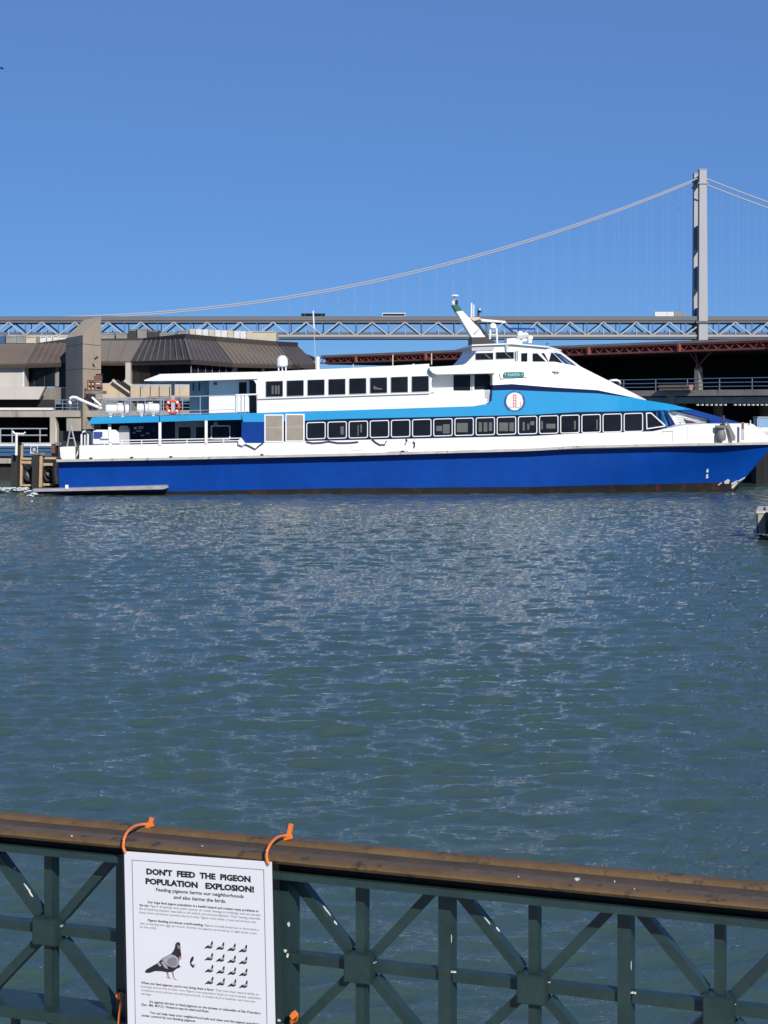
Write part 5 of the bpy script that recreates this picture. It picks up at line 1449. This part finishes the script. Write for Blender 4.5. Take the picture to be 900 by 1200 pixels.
def make_railing():
    root = empty('railing', RP(0, 0, -1.92), 'dark green iron railing with a wide weathered brown cap rail', 'railing')
    U0, U1 = -4.5, 4.5
    def prof(pts, name, m, u0=U0, u1=U1, n=1, **kw):
        rs = []
        for k in range(n + 1):
            u = lerp(u0, u1, k / n)
            rs.append([RP(u, o, z) for o, z in pts])
        return MB().rings(rs).build(name, m, root, **kw)
    # cap: raised back strip, sunk middle, raised front nose
    cap = [(-.058, -.850), (-.055, -.839), (-.048, -.836), (-.028, -.836), (-.022, -.838), (-.018, -.844), (.030, -.845), (.036, -.840), (.042, -.838), (.070, -.838),
           (.079, -.8395), (.084, -.8425), (.085, -.846), (.080, -.852), (.050, -.855), (.046, -.858), (-.05, -.858)]
    prof(cap, 'cap_rail', 'cap', smooth=True)
    prof([(-.0165, -.8445), (-.012, -.8428), (.024, -.8434), (.0285, -.8456), (.02, -.848), (-.01, -.848)], 'cap_groove', 'cap_groove', smooth=True)
    prof([(-.045, -.8582), (.040, -.8582), (.040, -.8723), (-.045, -.8723)], 'cap_fascia', 'fascia')
    prof([(-.05, -.8725), (.066, -.8725), (.067, -.885), (-.05, -.885)], 'top_flange', 'rail_green')
    # bottom rail
    prof([(-.045, -1.200), (.045, -1.200), (.045, -1.222), (-.045, -1.222)], 'bottom_rail', 'rail_green')
    prof([(-.03, -1.80), (.03, -1.80), (.03, -1.835), (-.03, -1.835)], 'bottom_rail', 'rail_green')
    zc, zt, zb = -1.048, -.8852, -1.200
    up = Vector((0, 0, 1))
    def vbar(u, w, d, z0, z1, name, o=0):
        return MB().obox(RP(u, o, (z0 + z1) / 2), RU * w / 2, RN * d / 2, up * (z1 - z0) / 2).build(name, 'rail_green', root)
    main = (-4, -.47, 3.5)
    for k in range(-4, 5):
        # baluster and hub in the middle of the panel
        vbar(k, .017, .030, zc + .026, zt, 'baluster'); vbar(k, .017, .030, zb, zc - .026, 'baluster')
        h = MB().obox(RP(k, .010, zc), RU * .0265, RN * .020, up * .0265).obox(RP(k, .030, zc), RU * .0245, RN * .002, up * .0245).build('hub_plate', 'rail_green', root)
        # post between the panels
        if k < 4:
            wide = k == -1
            vbar(k + .5 + (.02 if wide else 0), .040 if wide else .0235, .055 if wide else .040, -1.92, zt, 'post', -.002)
            vbar(k + .5, .0235, .03, -1.79, -1.84, 'post_foot', .0)
        for s in (-1, 1):
            e = k + s * .46
            MB().obox(RP((k + s * .075 + e) / 2, -.001, zc), RU * abs(e - k - s * .075) * RL / 2, RN * .012, up * .0095).build('crossbar', 'rail_green', root)
            for v in (-1, 1):
                a = RP(k + s * .075, -.003, zc + v * .024); b = RP(k + s * .462, -.003, (zt + .004 if v > 0 else zb - .004))
                MB().bar(a, b, .0088, .013, RN).build('brace', 'rail_green', root)
    for k in range(-4, 4):
        for t in (-.25, 0, .25):
            vbar(k + t, .014, .014, -1.80, -1.222, 'lower_baluster')
    # chipped paint and droppings
    r = random.Random(11)
    def fleck(c, ax, ay, n_, name='paint_chip'):
        pts = [c + ax * math.cos(t) * r.uniform(.55, 1.15) + ay * math.sin(t) * r.uniform(.55, 1.15) for t in np.linspace(0, 2 * math.pi, 10)[:-1]]
        ptb = [p - n_ * .002 for p in pts]
        MB().prism(pts, ptb).build(name, 'rail_chip', root)
    dro = rpix(675, 1027, .05)
    fleck(RP((dro - R0).dot(RU) / RL, .045, -.836), RU * .0052, RN * .0075, up, 'dropping')
    for px in (240, 610, 718, 746, 92):
        d = rpix(px, 1000, .05)
        fleck(RP((d - R0).dot(RU) / RL, r.uniform(.03, .078), -.837), RU * r.uniform(.0008, .0022), RN * r.uniform(.001, .0025), up, 'dropping')
    for k in (-2, 0, 1, 2):
        for s in (-1, 1):
            for _ in range(2):
                fleck(RP(k + s * .078 + r.uniform(-.01, .01), .008, zc + .0098), RU * r.uniform(.001, .004), RN * .004, up)
        fleck(RP(k + .0795, .012 + r.uniform(-.005, .005), zc + r.uniform(-.02, .02)), up * r.uniform(.003, .011), RN * .003, RU)
        for _ in range(3):
            t = r.uniform(.2, .95)
            a = RP(k - .075, -.003, zc + .024); b = RP(k - .462, -.003, zt + .004)
            d = (b - a).normalized(); n_ = d.cross(RN).normalized()
            if n_.z < 0: n_ = -n_
            fleck(a.lerp(b, t) + n_ * .0095 + RN * r.uniform(-.006, .008), d * r.uniform(.003, .014), RN * .003, n_)
    for k in (-.5, .5, 1.5):
        for _ in range(3):
            fleck(RP(k + r.uniform(.034, .06), .013, zc + .0115), RU * r.uniform(.001, .005), RN * .004, up)
        fleck(RP(k + .036 + .02 * (k < 0), .012, r.uniform(-1.08, -.95)), up * r.uniform(.003, .010), RN * .003, RU)
    for px, py in ((338, 1083), (334, 1114), (337, 1120), (327, 1196)):
        c = rpix(px, py, .026)
        fleck(c, RU * r.uniform(.002, .004), up * r.uniform(.002, .006), RN)
    # quay edge the railing stands on
    a, b = RP(-14, -.35, 0), RP(14, -.35, 0)
    q = [Vector((p.x, p.y, EYE - 1.92)) for p in (a, b, b + RN * 14, a + RN * 14)]
    o = MB().prism(q, [p - up * .8 for p in q]).build('promenade', 'paving', None, kind='structure')
    o['label'] = 'concrete promenade behind the railing'
make_railing()

def make_sign():
    TL, TR = rpix(145.5, 997.5, .094), rpix(318.5, 1010, .094)
    W = (TR - TL).length
    ux = (TR - TL).normalized()
    uy = ux.cross(RN).normalized()
    if uy.z > 0: uy = -uy
    nz = RN
    VF = (703 / 4.0909) / (W * FPX / ((TL + TR) / 2).y)      # the layout below is measured on the foreshortened sheet
    H = 1.53 / VF
    root = empty('notice', TL + (ux * .5 + uy * H * VF) * W, "white printed notice about pigeons tied to the railing cap", 'notice')
    def Q(u, v, o=0.0): return TL + (ux * u + uy * v * VF) * W + nz * (o * .001)
    MB().prism([Q(0, 0, 0), Q(1, 0, 0), Q(1, H, 0), Q(0, H, 0)], [Q(0, 0, -.8), Q(1, 0, -.8), Q(1, H, -.8), Q(0, H, -.8)]).build('sheet', 'paper', root)
    MB().add([Q(-.018, -.02, -1.2), Q(1.045, -.02, -1.2), Q(1.045, H + .03, -1.2), Q(-.018, H + .03, -1.2)], [(0, 1, 2, 3)]).build('lamination', 'film', root)
    # border
    b0, b1, bw_ = .052, .948, .0045
    for k, (u0, v0, u1, v1) in enumerate(((b0, .055, b1, .055 + bw_), (b0, H - .06, b1, H - .06 + bw_), (b0, .055, b0 + bw_, H - .06), (b1 - bw_, .055, b1, H - .06))):
        MB().add([Q(u0, v0, .30 + .02 * k), Q(u1, v0, .30 + .02 * k), Q(u1, v1, .30 + .02 * k), Q(u0, v1, .30 + .02 * k)], [(0, 1, 2, 3)]).build('border_line', 'ink_grey', root)
    def line(body, u0, u1, base, cap, name, m, bold, slant=0.0, fit=True):
        vs, fs = flat_text(body, bold)
        mn, mx = vs.min(0), vs.max(0)
        sc_y = cap / .72
        sx_ = (u1 - u0) / (mx[0] - mn[0]) if fit else sc_y
        pts = [Q(u0 + (v[0] - mn[0]) * sx_ + v[1] * sc_y * slant, base - v[1] * sc_y, .35) for v in vs]
        return MB().add(pts, fs).build(name, m, root)
    line("DON'T  FEED  THE  PIGEON", .152, .858, .146, .0385, 'heading', 'ink', .055)
    line("POPULATION   EXPLOSION!", .145, .880, .213, .0385, 'heading', 'ink', .055)
    line("Feeding pigeons harms our neighborhoods", .214, .808, .258, .0235, 'subheading', 'ink', .022, .18)
    line("and also harms the birds.", .336, .690, .300, .0235, 'subheading', 'ink', .022, .18)
    B = .0155
    # body text, the first words of every paragraph in bold
    def para(rows):
        for u0, u1, base, bold, body, ub in rows:
            if bold:
                line(bold, u0, ub, base, B * 1.04, 'body_text', 'ink', .022, .10)
                if body:
                    line(body, ub + .008, u1, base, B, 'body_text', 'ink_grey', .004, .10)
            else:
                line(body, u0, u1, base, B, 'body_text', 'ink_grey', .004, .10)
    para([(.155, .905, .345, "Our huge feral pigeon population is a health hazard and creates many problems in", "", .905),
          (.098, .915, .370, "the city.", "Pigeon droppings dirty public spaces, do costly damage to buildings, and can spread", .165),
          (.098, .915, .395, "", "life-threatening diseases, especially to the elderly and immune-deficient. Their nesting materials", 0),
          (.098, .890, .420, "", "block drains and harbor parasites like bird mites. Pigeon food makes a mess and attracts rats.", 0),
          (.155, .905, .470, "Pigeon feeding produces overbreeding.", "Pigeons normally breed two or three times a", .535),
          (.098, .895, .495, "", "year, producing two eggs per brood. Overfed city pigeons can breed up to eight times a year.", 0),
          (.098, .215, .520, "", "(in the wild).", 0),
          (.098, .895, .905, "When you feed pigeons, you're not doing them a favor.", "They lose their natural ability to", .60),
          (.098, .910, .930, "", "scavenge and survive on their own. Pigeon over-population leads to overcrowded, unsanitary", 0),
          (.098, .870, .955, "", "conditions and produces sick and injured birds. A smaller flock is healthier and does less", 0),
          (.098, .170, .980, "", "damage.", 0),
          (.155, .905, 1.030, "It's against the law to feed pigeons on the streets or sidewalks of San Francisco", "", .905),
          (.098, .560, 1.055, "(Sec. 486. M.P.C). Violators may be cited and fined.", "", .560),
          (.155, .905, 1.105, "You can help keep your neighborhood safe and clean and the pigeon population", "", .905),
          (.098, .905, 1.130, "under control by not feeding pigeons.", "", .47)])
    # pigeon picture, flat print
    def shape(pts, o, m):
        MB().add([rpix(a, b, .094 + o * .001) for a, b in pts], [tuple(range(len(pts)))]).build('pigeon_print', m, root)
    def big(pts, o, m): shape([(165 + x / 10.59, 1095 + y / 10.59) for x, y in pts], o, m)
    big([(50, 465), (70, 435), (200, 360), (265, 300), (330, 262), (375, 242), (405, 205), (422, 165), (430, 118), (448, 98), (475, 96), (488, 110), (492, 150), (494, 200), (504, 255), (490, 300), (475, 330), (470, 370),
         (496, 405), (440, 430), (400, 465), (330, 472), (260, 458), (180, 455), (110, 478), (65, 478)], .36, 'print_dark')
    big([(262, 312), (330, 266), (380, 248), (430, 265), (465, 300), (472, 340), (460, 385), (430, 410), (380, 408), (330, 385), (290, 350)], .40, 'print_light')
    big([(350, 300), (400, 280), (440, 300), (455, 350), (430, 395), (380, 395), (335, 372), (325, 335)], .43, 'print_mid')
    big([(202, 357), (222, 343), (256, 385), (236, 402)], .42, 'print_light')
    big([(252, 347), (270, 335), (325, 392), (340, 432), (298, 415)], .42, 'print_light')
    big([(468, 292), (500, 262), (509, 292), (480, 322)], .42, 'print_pink')
    big([(446, 128), (486, 140), (490, 175), (462, 182)], .42, 'print_mid')
    big([(316, 468), (338, 468), (350, 530), (336, 534)], .42, 'print_mid')
    big([(384, 462), (402, 456), (414, 536), (402, 538)], .42, 'print_mid')
    big([(308, 528), (350, 530), (388, 552), (340, 545)], .43, 'print_pink')
    big([(400, 536), (422, 542), (440, 562), (480, 572), (420, 564)], .43, 'print_pink')
    # the hatching chick beside it
    big([(640, 272), (658, 280), (652, 320), (632, 345), (625, 358), (644, 378), (668, 372), (664, 408), (644, 415), (618, 385), (608, 350), (614, 310)], .36, 'print_dark')
    big([(650, 372), (675, 365), (672, 395), (655, 392)], .40, 'print_light')
    # sixteen little pigeons
    for row in range(4):
        for c in range(4):
            f = lambda pts: [(235 + (x + 185 * c + 3 * row) / 13.85, 1100 + (y + 20 * c + 193 * row) / 13.85) for x, y in pts]
            shape(f([(56, 162), (75, 141), (110, 111), (125, 107), (140, 125), (165, 130), (196, 116), (190, 146), (155, 163), (120, 153)]), .36, 'print_dark')
            shape(f([(163, 97), (178, 48), (194, 35), (202, 58), (197, 97), (180, 103)]), .38, 'print_dark')
            shape(f([(124, 108), (163, 96), (197, 98), (196, 118), (165, 131), (140, 126)]), .40, 'print_light')
    return root, Q
NOTICE, SQ = make_sign()

def make_ties():
    grp = 'orange cable ties holding the notice'
    def tie(path, head, tail, label):
        pts = [rpix(a, b, o) for a, b, o in path]
        # smooth the strap
        fine = []
        for i in range(len(pts) - 1):
            p0, p1, p2, p3 = pts[max(i - 1, 0)], pts[i], pts[i + 1], pts[min(i + 2, len(pts) - 1)]
            for t in np.linspace(0, 1, 5)[:-1]:
                t = float(t)
                fine.append(.5 * ((2 * p1) + (p2 - p0) * t + (2 * p0 - 5 * p1 + 4 * p2 - p3) * t * t + (3 * p1 - p0 - 3 * p2 + p3) * t ** 3))
        fine.append(pts[-1])
        c = fine[0]
        r = empty('cable_tie', c, label, 'cable tie', grp)
        MB().tube(fine, .0027, 8).build('strap', 'tie', r, smooth=True)
        h0, h1 = rpix(*head[0]), rpix(*head[1])
        MB().bar(h0, h1, .0052, .0045, RN).build('lock_head', 'tie', r)
        t0, t1 = rpix(*tail[0]), rpix(*tail[1])
        MB().bar(t0, t1, .0042, .0025, RN).build('tail', 'tie', r)
    tie([(147, 999, .098), (144.6, 993, .099), (145.2, 984, .097), (149, 975.5, .075), (156, 969, .03), (165, 966.3, -.01), (173, 966, -.03)],
        [(171, 967.6, -.03), (178.5, 965.2, -.03)], [(176.5, 966, -.03), (178, 958.4, -.03)], 'orange cable tie looped over the cap at the upper left notice corner')
    tie([(315.5, 1013, .098), (312.6, 1006, .099), (313.2, 997, .097), (317.5, 988.5, .075), (324.5, 981.5, .03), (331, 979.6, -.01), (336, 979.4, -.03)],
        [(333, 981.2, -.03), (341.5, 979.4, -.03)], [(338.6, 980, -.03), (341.4, 965.6, -.03)], 'orange cable tie looped over the cap at the upper right notice corner')
    tie([(139, 1200, .05), (140, 1188, .055), (142, 1175, .06), (141.5, 1168, .045), (139.5, 1166, .03)],
        [(138, 1168.5, .04), (143, 1165, .04)], [(139, 1166, .03), (136.5, 1163.6, .02)], 'orange cable tie tied round the railing at the lower left of the notice')
    tie([(344, 1204, .03), (341, 1198, .045), (343, 1191, .05), (348, 1190, .045), (347, 1196, .035), (341, 1198, .03)],
        [(342, 1192, .05), (347, 1187, .05)], [(345, 1189, .05), (343.5, 1185.5, .05)], 'knotted orange cable tie on the post at the lower right of the notice')
make_ties()
